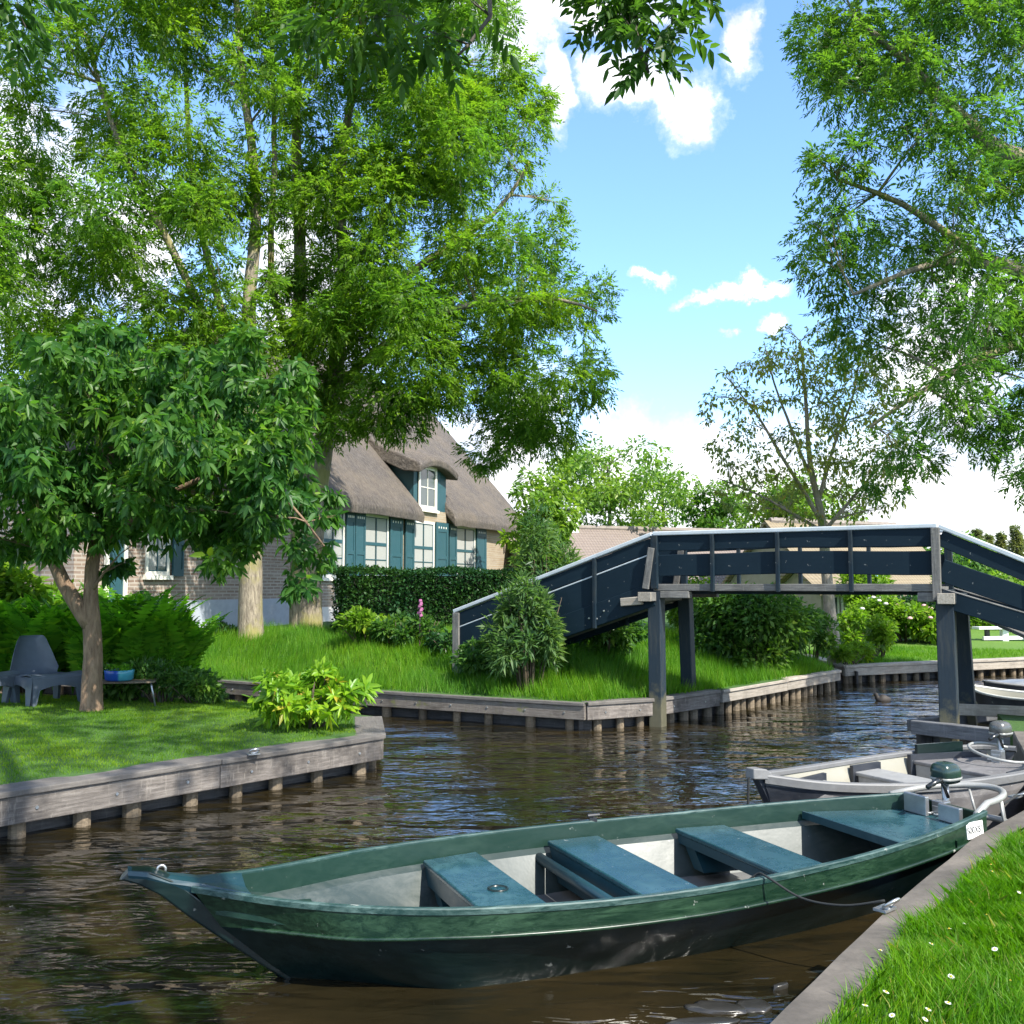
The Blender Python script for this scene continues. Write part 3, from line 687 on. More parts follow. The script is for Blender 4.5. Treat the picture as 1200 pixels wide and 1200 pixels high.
class Boat:
    """local frame: X from bow to stern, Y athwart, Z up from the waterline"""
    def __init__(s, name, label, bow, stern, gs, gb, gz, s0b, zk, kb, zb=-0.12, bot=0.18, cat='rowing boat', group=None):
        bow, stern = Vector((*bow, 0)), Vector((*stern, 0)); d = stern - bow
        s.r = root(name, bow, label, cat, math.atan2(d.y, d.x), group); s.M = WM[s.r]
        s.gs, s.gb, s.gz, s.s0b, s.zk, s.kb, s.zb, s.bot = gs, gb, gz, s0b, zk, kb, zb, bot
        s.L = gs[-1]
    def b(s, x): return spl(s.gs, s.gb, x)
    def z(s, x): return spl(s.gs, s.gz, x)
    def pt(s, lvl, u, sg):
        a = s.gs[0]
        if lvl == 'g': x = a + (s.L - a) * u; return Vector((x, sg * s.b(x), s.z(x)))
        if lvl == 'k':
            x0 = a + s.s0b * 0.16; x = x0 + (s.L - 0.02 - x0) * u
            zz = s.zk * (0.86 + 0.14 * min(1, u * 5)) + (s.z(x) - s.gz[len(s.gz) // 2]) * 0.75
            return Vector((x, sg * (s.b(x) + s.kb * min(1, u * 4)) * (0.55 + 0.45 * min(1, u * 9)), zz))
        if lvl == 'b':
            x0 = s.s0b; x = x0 + (s.L - 0.10 - x0) * u
            xb = a + (s.L - a) * u
            return Vector((x, sg * max(0.03, (s.b(x) - s.bot * (0.25 + 0.75 * min(1, u * 3))) * min(1, 0.10 + u * 5.5)), s.zb))
    def W(s, v): return s.M @ Vector(v)
    def strip(s, name, mat, f0, f1, n=44, sides=(-1, 1), mid=1, thick=0):
        m2 = MB()
        for sg in sides:
            rows = []
            for i in range(n + 1):
                u = i / n; p, q = f0(u, sg), f1(u, sg)
                rows.append([s.W(p + (q - p) * (j / mid)) for j in range(mid + 1)])
            m2.grid(rows)
        return m2.build(name, mat, s.r, smooth=True, recalc=True)
    def hully(s, x, z, inset=.05):
        yk = s.b(x)
        if z >= s.zk: return max(.02, yk - inset)
        u = min(1, max(0, (x - s.s0b) / (s.L - .1 - s.s0b))); xb = s.gs[0] + (s.L - s.gs[0]) * u
        yb = max(.03, (s.b(xb) - s.bot * (.25 + .75 * min(1, u * 3))) * min(1, .10 + u * 5.5)) if x > s.s0b else 0.02
        t = (s.zk - z) / (s.zk - s.zb)
        return max(.015, yk + (yb - yk) * t - inset)
    def inner(s, x, dz, inset): return max(0.02, s.b(x) - inset), s.z(x) - dz

def green_boat():
    gs = [0.30, 0.70, 1.35, 2.0, 2.8, 3.6, 4.2, 4.9, 5.45]
    gb = [0.075, 0.30, 0.60, 0.745, 0.80, 0.745, 0.665, 0.505, 0.33]
    gz = [0.525, 0.475, 0.44, 0.425, 0.42, 0.43, 0.45, 0.48, 0.51]
    B = Boat('green_boat', 'long dark green wooden punt with blue grey benches, moored closest to the grass', (-1.93, 5.05), (3.11, 7.13), gs, gb, gz, 0.93, 0.295, 0.012, bot=0.30, cat='boat')
    g = lambda u, sg: B.pt('g', u, sg); k = lambda u, sg: B.pt('k', u, sg); bt = lambda u, sg: B.pt('b', u, sg)
    B.strip('upper_strake', M_BOATG, g, k, mid=3)
    B.strip('hull', M_BOATD, k, bt, mid=4)
    # rubbing ridge along the knuckle
    m2 = MB()
    for sg in (-1, 1): m2.tube([B.W(k(u, sg) + Vector((0, sg * 0.004, 0))) for u in np.linspace(0.02, 1, 40)], 0.012, 6)
    m2.build('rubbing_strip', M_BOATG, B.r, smooth=True)
    m2 = MB(); m2.grid([[B.W(bt(u, -1)), B.W(bt(u, 1))] for u in np.linspace(0, 1, 30)]); m2.build('hull_bottom', M_BOATD, B.r)
    # inside: green band, ledge, pale lining, floor
    def xin(u): return 0.42 + (5.36 - 0.42) * u
    def a0(u, sg): x = xin(u); b_, z_ = B.inner(x, 0.004, 0.035); return Vector((x, sg * b_, z_))
    def a1(u, sg): x = xin(u); b_, z_ = B.inner(x, 0.125, 0.045); return Vector((x, sg * b_, z_))
    def a2(u, sg): x = xin(u); b_, z_ = B.inner(x, 0.150, 0.10); return Vector((x, sg * b_, z_))
    def a3(u, sg): x = 1.0 + (5.30 - 1.0) * u; return Vector((x, sg * B.hully(x, .055, .06), 0.055))
    B.strip('inner_strake', M_LININGG, a0, a1)
    B.strip('ledge', M_LINING, a1, a2)
    B.strip('lining', M_LINING, a2, a3, mid=4)
    m2 = MB(); m2.grid([[B.W(a3(u, -1)), B.W(Vector((a3(u, 1).x, 0, 0.05))), B.W(a3(u, 1))] for u in np.linspace(0, 1, 30)]); m2.build('floor', plain('boat_floor', (0.12, 0.12, 0.115), 0.5, var=0.4, sc=3), B.r)
    # gunwale rail
    m2 = MB()
    for sg in (-1, 1):
        rows = []
        for u in np.linspace(0, 1, 60):
            p = g(u, sg); dirn = Vector((0, sg, 0))
            rows.append([B.W(p + dirn * a + Vector((0, 0, c))) for a, c in ((0.008, -0.022), (0.010, 0.004), (0.004, 0.010), (-0.022, 0.010), (-0.028, 0.004), (-0.028, -0.022))])
        m2.grid(rows, True)
    m2.build('gunwale', paint_mat('gunwale_paint', (0.010, 0.036, 0.032), (0.09, 0.15, 0.135), 0.28, 0.8, (2, 12, 12), (0.4, 0.42, 0.4)), B.r, smooth=False, recalc=True)
    # stem: broad raked plank from the raised nose down to the waterline
    prof = [(-0.03, 0.592, 0.045, 0.055), (0.05, 0.565, 0.062, 0.075), (0.16, 0.50, 0.068, 0.085), (0.32, 0.36, 0.064, 0.085), (0.56, 0.17, 0.060, 0.080), (0.83, -0.04, 0.055, 0.075), (1.0, -0.16, 0.05, 0.07)]
    rows = []
    for (x, z, hw, th) in prof:
        rows.append([B.W((x, -hw, z)), B.W((x - 0.012, 0, z - 0.012)), B.W((x, hw, z)), B.W((x + th * 0.75, hw * 1.05, z + th * 0.72)), B.W((x + th * 0.8, 0, z + th * 0.8)), B.W((x + th * 0.75, -hw * 1.05, z + th * 0.72))])
    m2 = MB(); m2.grid(rows, True); m2.f.append((0, 5, 4, 3, 2, 1)); m2.build('stem', M_BOATD, B.r, recalc=True, bevel=0.006)
    # nose plate: from the stem head back into the two gunwales
    rows = []
    for x, hw, z in ((0.0, 0.055, 0.632), (0.09, 0.07, 0.618), (0.2, 0.072, 0.575), (0.34, 0.088, 0.543), (0.46, 0.155, 0.520), (0.58, 0.215, 0.497)):
        rows.append([B.W((x, -hw, z - 0.02)), B.W((x, -hw * .9, z)), B.W((x, 0, z + 0.006 - max(0, x - .34) * .12)), B.W((x, hw * .9, z)), B.W((x, hw, z - 0.02)), B.W((x + .01, hw * .8, z - 0.06)), B.W((x + .01, -hw * .8, z - 0.06))])
    m2 = MB(); m2.grid(rows, True); m2.f.append((0, 6, 5, 4, 3, 2, 1)[::-1]); m2.build('nose_plate', M_BOATB, B.r, recalc=True, smooth=False)
    # breast plate inside the bow
    m2 = MB(); rows = []
    for x in np.linspace(0.5, 0.98, 6):
        b_, z_ = B.inner(x, 0.13 + (x - .5) * 0.09, 0.06); rows.append([B.W((x, -b_, z_)), B.W((x, 0, z_ - .012)), B.W((x, b_, z_))])
    m2.grid(rows); m2.build('breast_plate', M_LININGG, B.r, smooth=True)
    # mooring eye, cleat
    m2 = MB(); c = Vector((0.16, 0, 0.60)); m2.tube([B.W(c + Vector((0.02 * math.cos(t) , 0, 0.008 + 0.022 * math.sin(t)))) for t in np.linspace(-.4, math.pi + .4, 12)], 0.007, 8); m2.build('mooring_eye', M_BOLT, B.r, smooth=True)
    m2 = MB(); c = Vector((3.02, B.b(3.02) - 0.012, B.z(3.02) + 0.014)); m2.box(B.W(c), (0.05, 0.03, 0.02)); m2.tube([B.W(c + Vector((-.045, 0, .03))), B.W(c + Vector((0.045, 0, .03)))], 0.011, 8); m2.tube([B.W(c), B.W(c + Vector((0, 0, .03)))], 0.010, 8); m2.build('cleat', M_DARKMETAL, B.r)
    # thwarts
    def thwart(x0, x1, zt, apron=0.10, hole=False, bar=False):
        b0, _ = B.inner(x0, 0, 0.075); b1, _ = B.inner(x1, 0, 0.075)
        t = 0.035
        m2 = MB()
        lo = [B.W((x0, -b0, zt - t)), B.W((x1, -b1, zt - t)), B.W((x1, b1, zt - t)), B.W((x0, b0, zt - t))]
        hi_ = [B.W((x0, -b0, zt)), B.W((x1, -b1, zt)), B.W((x1, b1, zt)), B.W((x0, b0, zt))]
        m2.hexa(lo, hi_); o = m2.build('thwart', M_THWART, B.r, bevel=0.012, segs=3)
        m2 = MB()
        for xa, ba in ((x0 + 0.02, b0), (x1 - 0.02, b1)):
            bl = min(ba - .02, B.hully(xa, zt - t - apron, .09))
            m2.hexa([B.W((xa - .012, -bl, zt - t - apron)), B.W((xa + .012, -bl, zt - t - apron)), B.W((xa + .012, bl, zt - t - apron)), B.W((xa - .012, bl, zt - t - apron))],
                    [B.W((xa - .012, -ba + .02, zt - t - .001)), B.W((xa + .012, -ba + .02, zt - t - .001)), B.W((xa + .012, ba - .02, zt - t - .001)), B.W((xa - .012, ba - .02, zt - t - .001))])
        m2.build('thwart_apron', M_BOATB, B.r)
        m2 = MB()
        for sg in (-1, 1):
            m2 = MB(); ql = []; qh = []
            for xx, o_ in ((x0 + .03, .12), (x1 - .03, .12), (x1 - .03, 0), (x0 + .03, 0)):
                ql.append(B.W((xx, sg * (B.hully(xx, .12, .15) - o_), .12))); qh.append(B.W((xx, sg * (B.hully(xx, zt - t, .10) - o_), zt - t - .002)))
            m2.hexa(ql, qh); m2.build('thwart_support', M_BOATB, B.r, recalc=True)
        if hole:
            m2 = MB(); c = B.W(((x0 + x1) / 2 + .03, -0.10, zt + 0.001))
            m2.lathe([(0.060, 0.0), (0.060, 0.005), (0.050, 0.008), (0.047, 0.002), (0.040, -0.012), (0.0, -0.014)], c, 20); m2.build('drain_ring', M_BOATD, B.r, smooth=True)
        if bar:
            m2 = MB(); m2.tube([B.W((x0 - 0.07, -b0 + .05, zt - 0.10)), B.W((x0 - 0.07, b0 - .03, zt - 0.10))], 0.035, 12); m2.build('foot_bar', M_BOATB, B.r, smooth=True)
    thwart(1.74, 2.12, 0.335, 0.10, hole=True)
    thwart(2.64, 3.02, 0.345, 0.20, bar=True)
    thwart(3.60, 3.98, 0.350, 0.06)
    # stern deck with a dark locker front
    m2 = MB(); xs = np.linspace(4.60, 5.38, 8); rows = []
    for x in xs:
        b_, z_ = B.inner(x, 0, 0.06); rows.append([B.W((x, -b_, 0.405)), B.W((x, -b_ * .5, 0.408)), B.W((x, b_ * .5, 0.408)), B.W((x, b_, 0.405))])
    m2.grid(rows); m2.build('stern_deck', M_THWART, B.r)
    b_, _ = B.inner(4.6, 0, 0.06)
    m2 = MB(); m2.hexa([B.W((4.585, -b_, .36)), B.W((4.605, -b_, .36)), B.W((4.605, b_, .36)), B.W((4.585, b_, .36))], [B.W((4.585, -b_, .412)), B.W((4.605, -b_, .412)), B.W((4.605, b_, .412)), B.W((4.585, b_, .412))])
    m2.build('deck_edge', M_BOATB, B.r)
    m2 = MB(); m2.add([B.W((5.0, -.5, .07)), B.W((5.0, .5, .07)), B.W((5.0, .5, .40)), B.W((5.0, -.5, .40))], [(0, 1, 2, 3)]); m2.build('locker_back', M_BOATD, B.r)
    # transom
    m2 = MB(); x = 5.45; b_ = B.b(x)
    m2.hexa([B.W((x - .05, -b_ + .1, -.1)), B.W((x - .02, -b_ + .1, -.1)), B.W((x - .02, b_ - .1, -.1)), B.W((x - .05, b_ - .1, -.1))], [B.W((x - .03, -b_, .50)), B.W((x, -b_, .50)), B.W((x, b_, .50)), B.W((x - .03, b_, .50))])
    m2.build('transom', M_BOATG, B.r, bevel=0.006)
    for y0, y1, dz in ((0.06, 0.27, 0.0), (-0.24, -0.05, -0.02)):
        m2 = MB(); q = [(5.30, y0), (5.335, y0), (5.335, y1), (5.30, y1)]
        m2.hexa([B.W((a, c, .409)) for a, c in q], [B.W((a, c, .545 + dz)) for a, c in q]); m2.build('motor_board', M_STEEL, B.r, bevel=0.006)
    # registration plate on the near side
    u = 0.962; p = (g(u, -1) * 0.5 + k(u, -1) * 0.5); t = (g(u + .02, -1) - g(u - .02, -1)).normalized(); upd = (g(u, -1) - k(u, -1)).normalized()
    nrmv = t.cross(upd).normalized(); nrmv = nrmv if nrmv.y < 0 else -nrmv
    Mp = Matrix((t, upd, nrmv)).transposed().to_4x4() if t.cross(upd).dot(nrmv) > 0 else Matrix((t, -upd, nrmv)).transposed().to_4x4()
    Mp.translation = p + nrmv * 0.010; Mp = B.M @ Mp
    m2 = MB(); m2.box((0, 0, 0), (0.20, 0.105, 0.006)); me = bpy.data.meshes.new('registration_plate'); me.from_pydata(m2.v, [], m2.f)
    pl = put('registration_plate', me, M_WHITE, B.r, Mp)
    fc = bpy.data.curves.new('plate_text', 'FONT'); fc.body = 'S00X81'; fc.size = 0.062; fc.align_x = 'CENTER'; fc.align_y = 'CENTER'; fc.extrude = 0.0008
    fo = bpy.data.objects.new('plate_text', fc); C.objects.link(fo); bpy.context.view_layer.update()
    me = bpy.data.meshes.new_from_object(fo.evaluated_get(bpy.context.evaluated_depsgraph_get())); bpy.data.objects.remove(fo)
    put('lettering', me, plain('letter_black', (0.05, 0.05, 0.05), 0.5), pl, Mp @ Matrix.Translation((0, 0, 0.0045)))
    # tubular motor guard: two bent loops and uprights
    m2 = MB()
    def loop(z0, z1, a, b2, yc, t0=-1.35, t1=1.45):
        return [B.W((5.50 + a * math.cos(t), yc + b2 * math.sin(t), z0 + (z1 - z0) * max(0, math.cos(t)))) for t in np.linspace(t0, t1, 26)]
    m2.tube([B.W((5.36, -0.33, .50))] + loop(0.52, 0.55, 0.50, 0.30, 0.10) + [B.W((5.30, 0.40, .50))], 0.023, 12)
    m2.tube([B.W((5.42, -0.30, .36))] + loop(0.33, 0.34, 0.46, 0.27, 0.02, -1.4, 0.9), 0.022, 12)
    for t in (-0.95, -0.25, 0.55):
        m2.tube([B.W((5.50 + .50 * math.cos(t), .10 + .30 * math.sin(t), .53)), B.W((5.50 + .46 * math.cos(t), .02 + .27 * math.sin(t), .34))], 0.010, 8)
    m2.build('motor_guard', M_TUBE, B.r, smooth=True)
    return B
GB = green_boat()

def outboard(loc, az, label, sc=1.0, tone=None):
    r = root('outboard_motor', loc, label, 'outboard motor', az)
    M = WM[r]; W = lambda v: M @ (Vector(v) * sc)
    rows = []
    for z, a, b2, ox in ((0.235, 0.085, 0.075, 0), (0.245, 0.105, 0.09, 0), (0.29, 0.12, 0.098, 0), (0.345, 0.118, 0.096, -0.004), (0.385, 0.098, 0.082, -0.012), (0.405, 0.06, 0.05, -0.02), (0.408, 0.01, 0.01, -0.02)):
        rows.append([W((ox + a * (abs(math.cos(t)) ** 0.6) * np.sign(math.cos(t)), b2 * (abs(math.sin(t)) ** 0.6) * np.sign(math.sin(t)), z)) for t in np.linspace(0, 2 * math.pi, 24, endpoint=False)])
    m2 = MB(); m2.grid(rows, True); m2.f.append(tuple(range(24))[::-1]); m2.build('cowl', tone or M_COWL, r, smooth=True, recalc=True)
    m2 = MB(); rows = []
    for z, a, b2 in ((0.262, 0.1125, 0.0945), (0.262, 0.119, 0.101), (0.285, 0.124, 0.104), (0.285, 0.118, 0.098)):
        rows.append([W((a * (abs(math.cos(t)) ** 0.6) * np.sign(math.cos(t)), b2 * (abs(math.sin(t)) ** 0.6) * np.sign(math.sin(t)), z)) for t in np.linspace(0, 2 * math.pi, 24, endpoint=False)])
    m2.grid(rows, True); m2.build('trim_band', M_TUBE, r, smooth=True)
    m2 = MB(); m2.tube([W((-0.02, 0, 0.24)), W((-0.01, 0, 0.05)), W((0.02, 0, -0.45))], [0.032 * sc, 0.028 * sc, 0.024 * sc], 10); m2.build('leg', M_STEEL, r, smooth=True)
    m2 = MB(); m2.box(W((-0.075, 0, 0.045)), (0.09 * sc, 0.12 * sc, 0.10 * sc), Matrix.Rotation(az, 3, 'Z')); m2.box(W((-0.12, 0, -0.01)), (0.025 * sc, 0.10 * sc, 0.13 * sc), Matrix.Rotation(az, 3, 'Z')); m2.build('clamp_bracket', M_STEEL, r, bevel=0.006)
    m2 = MB()
    for y in (-.035, .035): m2.tube([W((-0.12, y, 0.0)), W((-0.19, y, 0.0))], 0.008 * sc, 8); m2.tube([W((-0.19, y - .022, 0.0)), W((-0.19, y + .022, 0.0))], 0.007 * sc, 6)
    m2.build('clamp_screw', M_BOLT, r)
    m2 = MB(); m2.tube([W((-0.09, -.03, 0.27)), W((-0.16, -.035, 0.27)), W((-0.30, -.04, 0.235))], [0.026 * sc, 0.024 * sc, 0.02 * sc], 10); m2.tube([W((-0.10, -.03, 0.27)), W((-0.02, -.03, 0.12))], 0.014 * sc, 8); m2.build('tiller', M_BLACK, r, smooth=True)
    return r
GAZ = math.atan2(GB.M[1][0], GB.M[0][0])
outboard(GB.M @ Vector((5.50, 0.06, 0.43)), GAZ + 0.15, 'dark green outboard motor on the stern of the green punt', 0.86)

# mooring rope from the punt to the ring
def rope(pts, label, rad=0.0065, n=24):
    pts = [Vector(p) for p in pts]; out = []
    for i in range(len(pts) - 1):
        p0, p1, p2, p3 = pts[max(i - 1, 0)], pts[i], pts[i + 1], pts[min(i + 2, len(pts) - 1)]
        for j in range(6):
            t = j / 6; out.append(0.5 * ((2 * p1) + (p2 - p0) * t + (2 * p0 - 5 * p1 + 4 * p2 - p3) * t * t + (-p0 + 3 * p1 - 3 * p2 + p3) * t ** 3))
    out.append(pts[-1])
    m2 = MB(); m2.tube(out, rad, 8); return tag(m2.build('mooring_rope', M_ROPE, smooth=True), label, 'rope')
xg = 3.28; a = GB.M @ Vector((xg, -GB.b(xg) + .05, GB.z(xg) - .005)); a2 = GB.M @ Vector((xg, -GB.b(xg) - .03, GB.z(xg) + .02))
e = p_ring + Vector((0, 0, .045))
rope([a + Vector((-.05, .02, -.02)), a + Vector((0, 0, .022)), a2, a2 + (e - a2) * .3 + Vector((0, -.02, -.07)), a2 + (e - a2) * .65 + Vector((0, -.03, -.06)), e], 'thin dark rope from the green punt to the ring on the concrete edge')

def grey_boat():
    gs = [0.06, 0.4, 0.9, 1.5, 2.1, 2.7, 3.1, 3.3, 3.40]
    gb = [0.05, 0.24, 0.42, 0.55, 0.60, 0.57, 0.46, 0.30, 0.10]
    gz = [0.56, 0.51, 0.47, 0.45, 0.45, 0.46, 0.48, 0.49, 0.495]
    B = Boat('grey_boat', 'grey rowing boat with cream inside and grey gunwales, moored behind the green punt', (1.90, 7.83), (4.86, 9.45), gs, gb, gz, 0.36, 0.33, 0.0, bot=0.10, cat='boat')
    g = lambda u, sg: B.pt('g', u, sg); k = lambda u, sg: B.pt('k', u, sg); bt = lambda u, sg: B.pt('b', u, sg)
    B.strip('upper_strake', M_GBOAT, g, k, mid=2, n=60); B.strip('hull', M_GBOAT, k, bt, mid=3, n=60)
    B.strip('bow_paint', M_GDARK, lambda u, sg: B.pt('g', u * .40, sg) + Vector((0, sg * .006, -.07 + .05 * u)), lambda u, sg: B.pt('b', u * .34, sg) * .45 + B.pt('k', u * .40, sg) * .55 + Vector((0, sg * .012, 0)), n=16, mid=2)
    def xin(u): return 0.2 + (3.34 - 0.2) * u
    def a0(u, sg): x = xin(u); b_, z_ = B.inner(x, 0.0, 0.03); return Vector((x, sg * b_, z_))
    def a1(u, sg): x = xin(u); b_, z_ = B.inner(x, 0, 0.13); return Vector((x, sg * max(.02, b_), 0.06))
    B.strip('lining', M_GWHITE, a0, a1, mid=3, n=50)
    m2 = MB(); m2.grid([[B.W(a1(u, -1)), B.W(a1(u, 1))] for u in np.linspace(0, 1, 30)]); m2.build('floor', M_GSEAT, B.r)
    m2 = MB()
    for sg in (-1, 1):
        rows = []
        for u in np.linspace(0, 1, 70):
            p = g(u, sg); x = p.x
            t = (g(min(1, u + .01), sg) - g(max(0, u - .01), sg)).normalized(); dn = Vector((-t.y, t.x, 0)) * sg
            rows.append([B.W(p + dn * a + Vector((0, 0, c))) for a, c in ((0.022, -0.05), (0.026, 0.006), (0.018, 0.016), (-0.04, 0.016), (-0.046, 0.008), (-0.046, -0.02))])
        m2.grid(rows, True)
    m2.build('gunwale', M_GRAIL, B.r, recalc=True)
    # stem with a pale metal cap and band
    rows = []
    for x, z, hw in ((-0.03, 0.60, 0.035), (0.06, 0.45, 0.04), (0.20, 0.20, 0.04), (0.40, -0.12, 0.035)):
        rows.append([B.W((x, -hw, z)), B.W((x - .02, 0, z)), B.W((x, hw, z)), B.W((x + .10, hw * 1.6, z)), B.W((x + .10, -hw * 1.6, z))])
    m2 = MB(); m2.grid(rows, True); m2.f.append((0, 1, 2, 3, 4)); m2.build('stem', M_GDARK, B.r, recalc=True)
    m2 = MB(); m2.hexa([B.W((-.05, -.05, .545)), B.W((.15, -.11, .535)), B.W((.15, .11, .535)), B.W((-.05, .05, .545))], [B.W((-.045, -.045, .625)), B.W((.07, -.07, .615)), B.W((.07, .07, .615)), B.W((-.045, .045, .625))]); m2.build('stem_cap', M_GRAIL, B.r, bevel=.008)
    m2 = MB()
    for sg in (-1, 1):
        p0 = g(.06, sg) + Vector((0, sg * .016, -.03)); p1 = bt(.02, sg) + Vector((.05, sg * .02, .02)); t = Vector((.05, sg * .025, 0))
        m2.add([B.W(p0), B.W(p0 + t), B.W(p1 + t), B.W(p1), B.W(p0 - Vector((0, sg * .012, 0))), B.W(p0 + t - Vector((0, sg * .012, 0))), B.W(p1 + t - Vector((0, sg * .012, 0))), B.W(p1 - Vector((0, sg * .012, 0)))], [(0, 1, 2, 3), (4, 5, 6, 7), (0, 1, 5, 4), (1, 2, 6, 5), (2, 3, 7, 6), (3, 0, 4, 7)])
    m2.build('stem_band', M_GRAIL, B.r, recalc=True)
    for x0, x1, zt, mt in ((0.78, 1.14, 0.36, M_GSEAT), (1.62, 1.95, 0.37, M_GSEAT), (2.42, 3.2, 0.40, M_GBOAT)):
        b0, _ = B.inner(x0, 0, .05); b1, _ = B.inner(x1, 0, .05)
        m2 = MB(); m2.hexa([B.W((x0, -b0, zt - .035)), B.W((x1, -b1, zt - .035)), B.W((x1, b1, zt - .035)), B.W((x0, b0, zt - .035))], [B.W((x0, -b0, zt)), B.W((x1, -b1, zt)), B.W((x1, b1, zt)), B.W((x0, b0, zt))]); m2.build('thwart', mt, B.r, bevel=.01)
        m2 = MB()
        for sg in (-1, 1):
            q = [(x0 - .03, sg * (b0 - .02)), (x1 + .03, sg * (b1 - .02)), (x1 + .03, sg * (b1 - .06)), (x0 - .03, sg * (b0 - .06))]
            m2 = MB(); m2.hexa([B.W((a, c, .08)) for a, c in q], [B.W((a, c, zt + .055)) for a, c in q]); m2.build('thwart_bracket', M_GDARK, B.r, recalc=True)
        m2 = MB(); m2.hexa([B.W((x0 + .01, -b0 + .1, .08)), B.W((x0 + .03, -b0 + .1, .08)), B.W((x0 + .03, b0 - .1, .08)), B.W((x0 + .01, b0 - .1, .08))], [B.W((x0 + .01, -b0 + .08, zt - .036)), B.W((x0 + .03, -b0 + .08, zt - .036)), B.W((x0 + .03, b0 - .08, zt - .036)), B.W((x0 + .01, b0 - .08, zt - .036))]); m2.build('thwart_panel', M_GSEAT, B.r)
    # blue board on the far side by the stern
    m2 = MB(); q = [(2.5, .50), (3.05, .42), (3.05, .45), (2.5, .53)]; m2.hexa([B.W((a, c, .42)) for a, c in q], [B.W((a, c, .54)) for a, c in q]); m2.build('side_board', M_BOATD, B.r)
    m2 = MB(); m2.tube([B.W((3.0 + .25 * math.cos(t), .26 * math.sin(t), .50 + .05 * math.sin(t))) for t in np.linspace(0.3, 5.6, 24)], 0.014, 8); m2.build('stern_tube', M_TUBE, B.r, smooth=True)
    m2 = MB(); m2.tube([B.W((-.06, 0, .55)), B.W((-.07, 0, .3)), B.W((-.07, 0, 0.0))], .010, 8); m2.build('bow_chain', M_ROPE, B.r)
    return B
B2 = grey_boat()
outboard(B2.M @ Vector((3.12, 0.06, 0.43)), R(35), 'grey outboard motor standing in the stern of the grey boat', 0.85, plain('cowl_grey', (0.10, 0.10, 0.095), 0.25, 0.3))
rope([B2.M @ Vector((3.25, -.30, .50)), B2.M @ Vector((3.35, -.45, .46)), Pg(1180, 940, .42), Pg(1191, 932, .43)], 'short dark rope from the grey boat to its ring', 0.008)

def far_boat(name, label, bow, stern, L, bm, z, mats, cover=None):
    gs = [0.03, L * .12, L * .3, L * .5, L * .75, L]
    gb = [0.03, bm * .55, bm * .9, bm, bm * .92, bm * .6]; gz = [z * 1.25, z * 1.12, z * 1.02, z, z, z * 1.05]
    B = Boat(name, label, bow, stern, gs, gb, gz, L * .10, z * .6, 0.0, bot=.08, cat='boat')
    g = lambda u, sg: B.pt('g', u, sg)
    B.strip('hull', mats[0], g, lambda u, sg: B.pt('b', u, sg), mid=4)
    B.strip('lining', mats[1], lambda u, sg: g(u, sg) + Vector((0, -sg * min(.03, g(u, 1).y * .5), 0)), lambda u, sg: Vector((g(u, sg).x, sg * max(.0, g(u, 1).y - .12), .07)), mid=2)
    m2 = MB(); m2.grid([[B.W((g(u, -1).x, -max(.0, g(u, 1).y - .12), .07)), B.W((g(u, 1).x, max(0, g(u, 1).y - .12), .07))] for u in np.linspace(0, 1, 20)]); m2.build('floor', mats[1], B.r)
    m2 = MB()
    for sg in (-1, 1): m2.tube([B.W(g(u, sg) + Vector((0, 0, .008))) for u in np.linspace(0, 1, 30)], .022, 6)
    m2.build('gunwale', mats[2], B.r, smooth=True)
    for f in (.35, .65):
        x = L * f; b_ = B.b(x) - .04
        m2 = MB(); m2.hexa([B.W((x, -b_, z - .12)), B.W((x + .25, -b_, z - .12)), B.W((x + .25, b_, z - .12)), B.W((x, b_, z - .12))], [B.W((x, -b_, z - .09)), B.W((x + .25, -b_, z - .09)), B.W((x + .25, b_, z - .09)), B.W((x, b_, z - .09))]); m2.build('thwart', mats[2], B.r)
    if cover:
        rows = []
        for i, u in enumerate(np.linspace(0.0, .8, 26)):
            row = []
            for j in range(11):
                q = -1 + j * .2; p = g(u, 1); y = q * (p.y + .015)
                row.append(B.W((p.x, y, p.z + .02 + .10 * (1 - q * q) * min(1, u * 4) + .022 * noise.noise(Vector((p.x * 3.5, y * 4, 3))))))
            rows.append(row)
        m2 = MB(); m2.grid(rows); m2.build('tarpaulin', cover, B.r, smooth=True)
    return B
far_boat('moored_boat', 'slim dark boat under a grey tarpaulin beyond the bridge', (7.95, 16.75), (11.6, 17.2), 3.7, .45, .34, (M_GDARK, M_GDARK, M_GRAIL), plain('tarpaulin', (0.16, 0.17, 0.18), 0.35, var=.4, sc=3))
far_boat('moored_boat', 'pale grey open boat moored just past the bridge legs', (7.05, 15.4), (8.6, 13.75), 2.2, .5, .40, (M_GDARK, M_GWHITE, plain('boat_rail_white', (.5, .5, .46), .5)))
yb = far_boat('moored_boat', 'yellow hulled boat cut off by the frame beyond the bridge', (10.75, 20.6), (14.2, 21.6), 3.6, .55, .52, (plain('yellow_hull', (0.42, 0.40, 0.05), .45), M_GRAIL, M_GRAIL))
outboard((10.95, 20.7, 0.45), R(200), 'dark outboard motor on the yellow boat beyond the bridge', 1.4, M_BLACK)
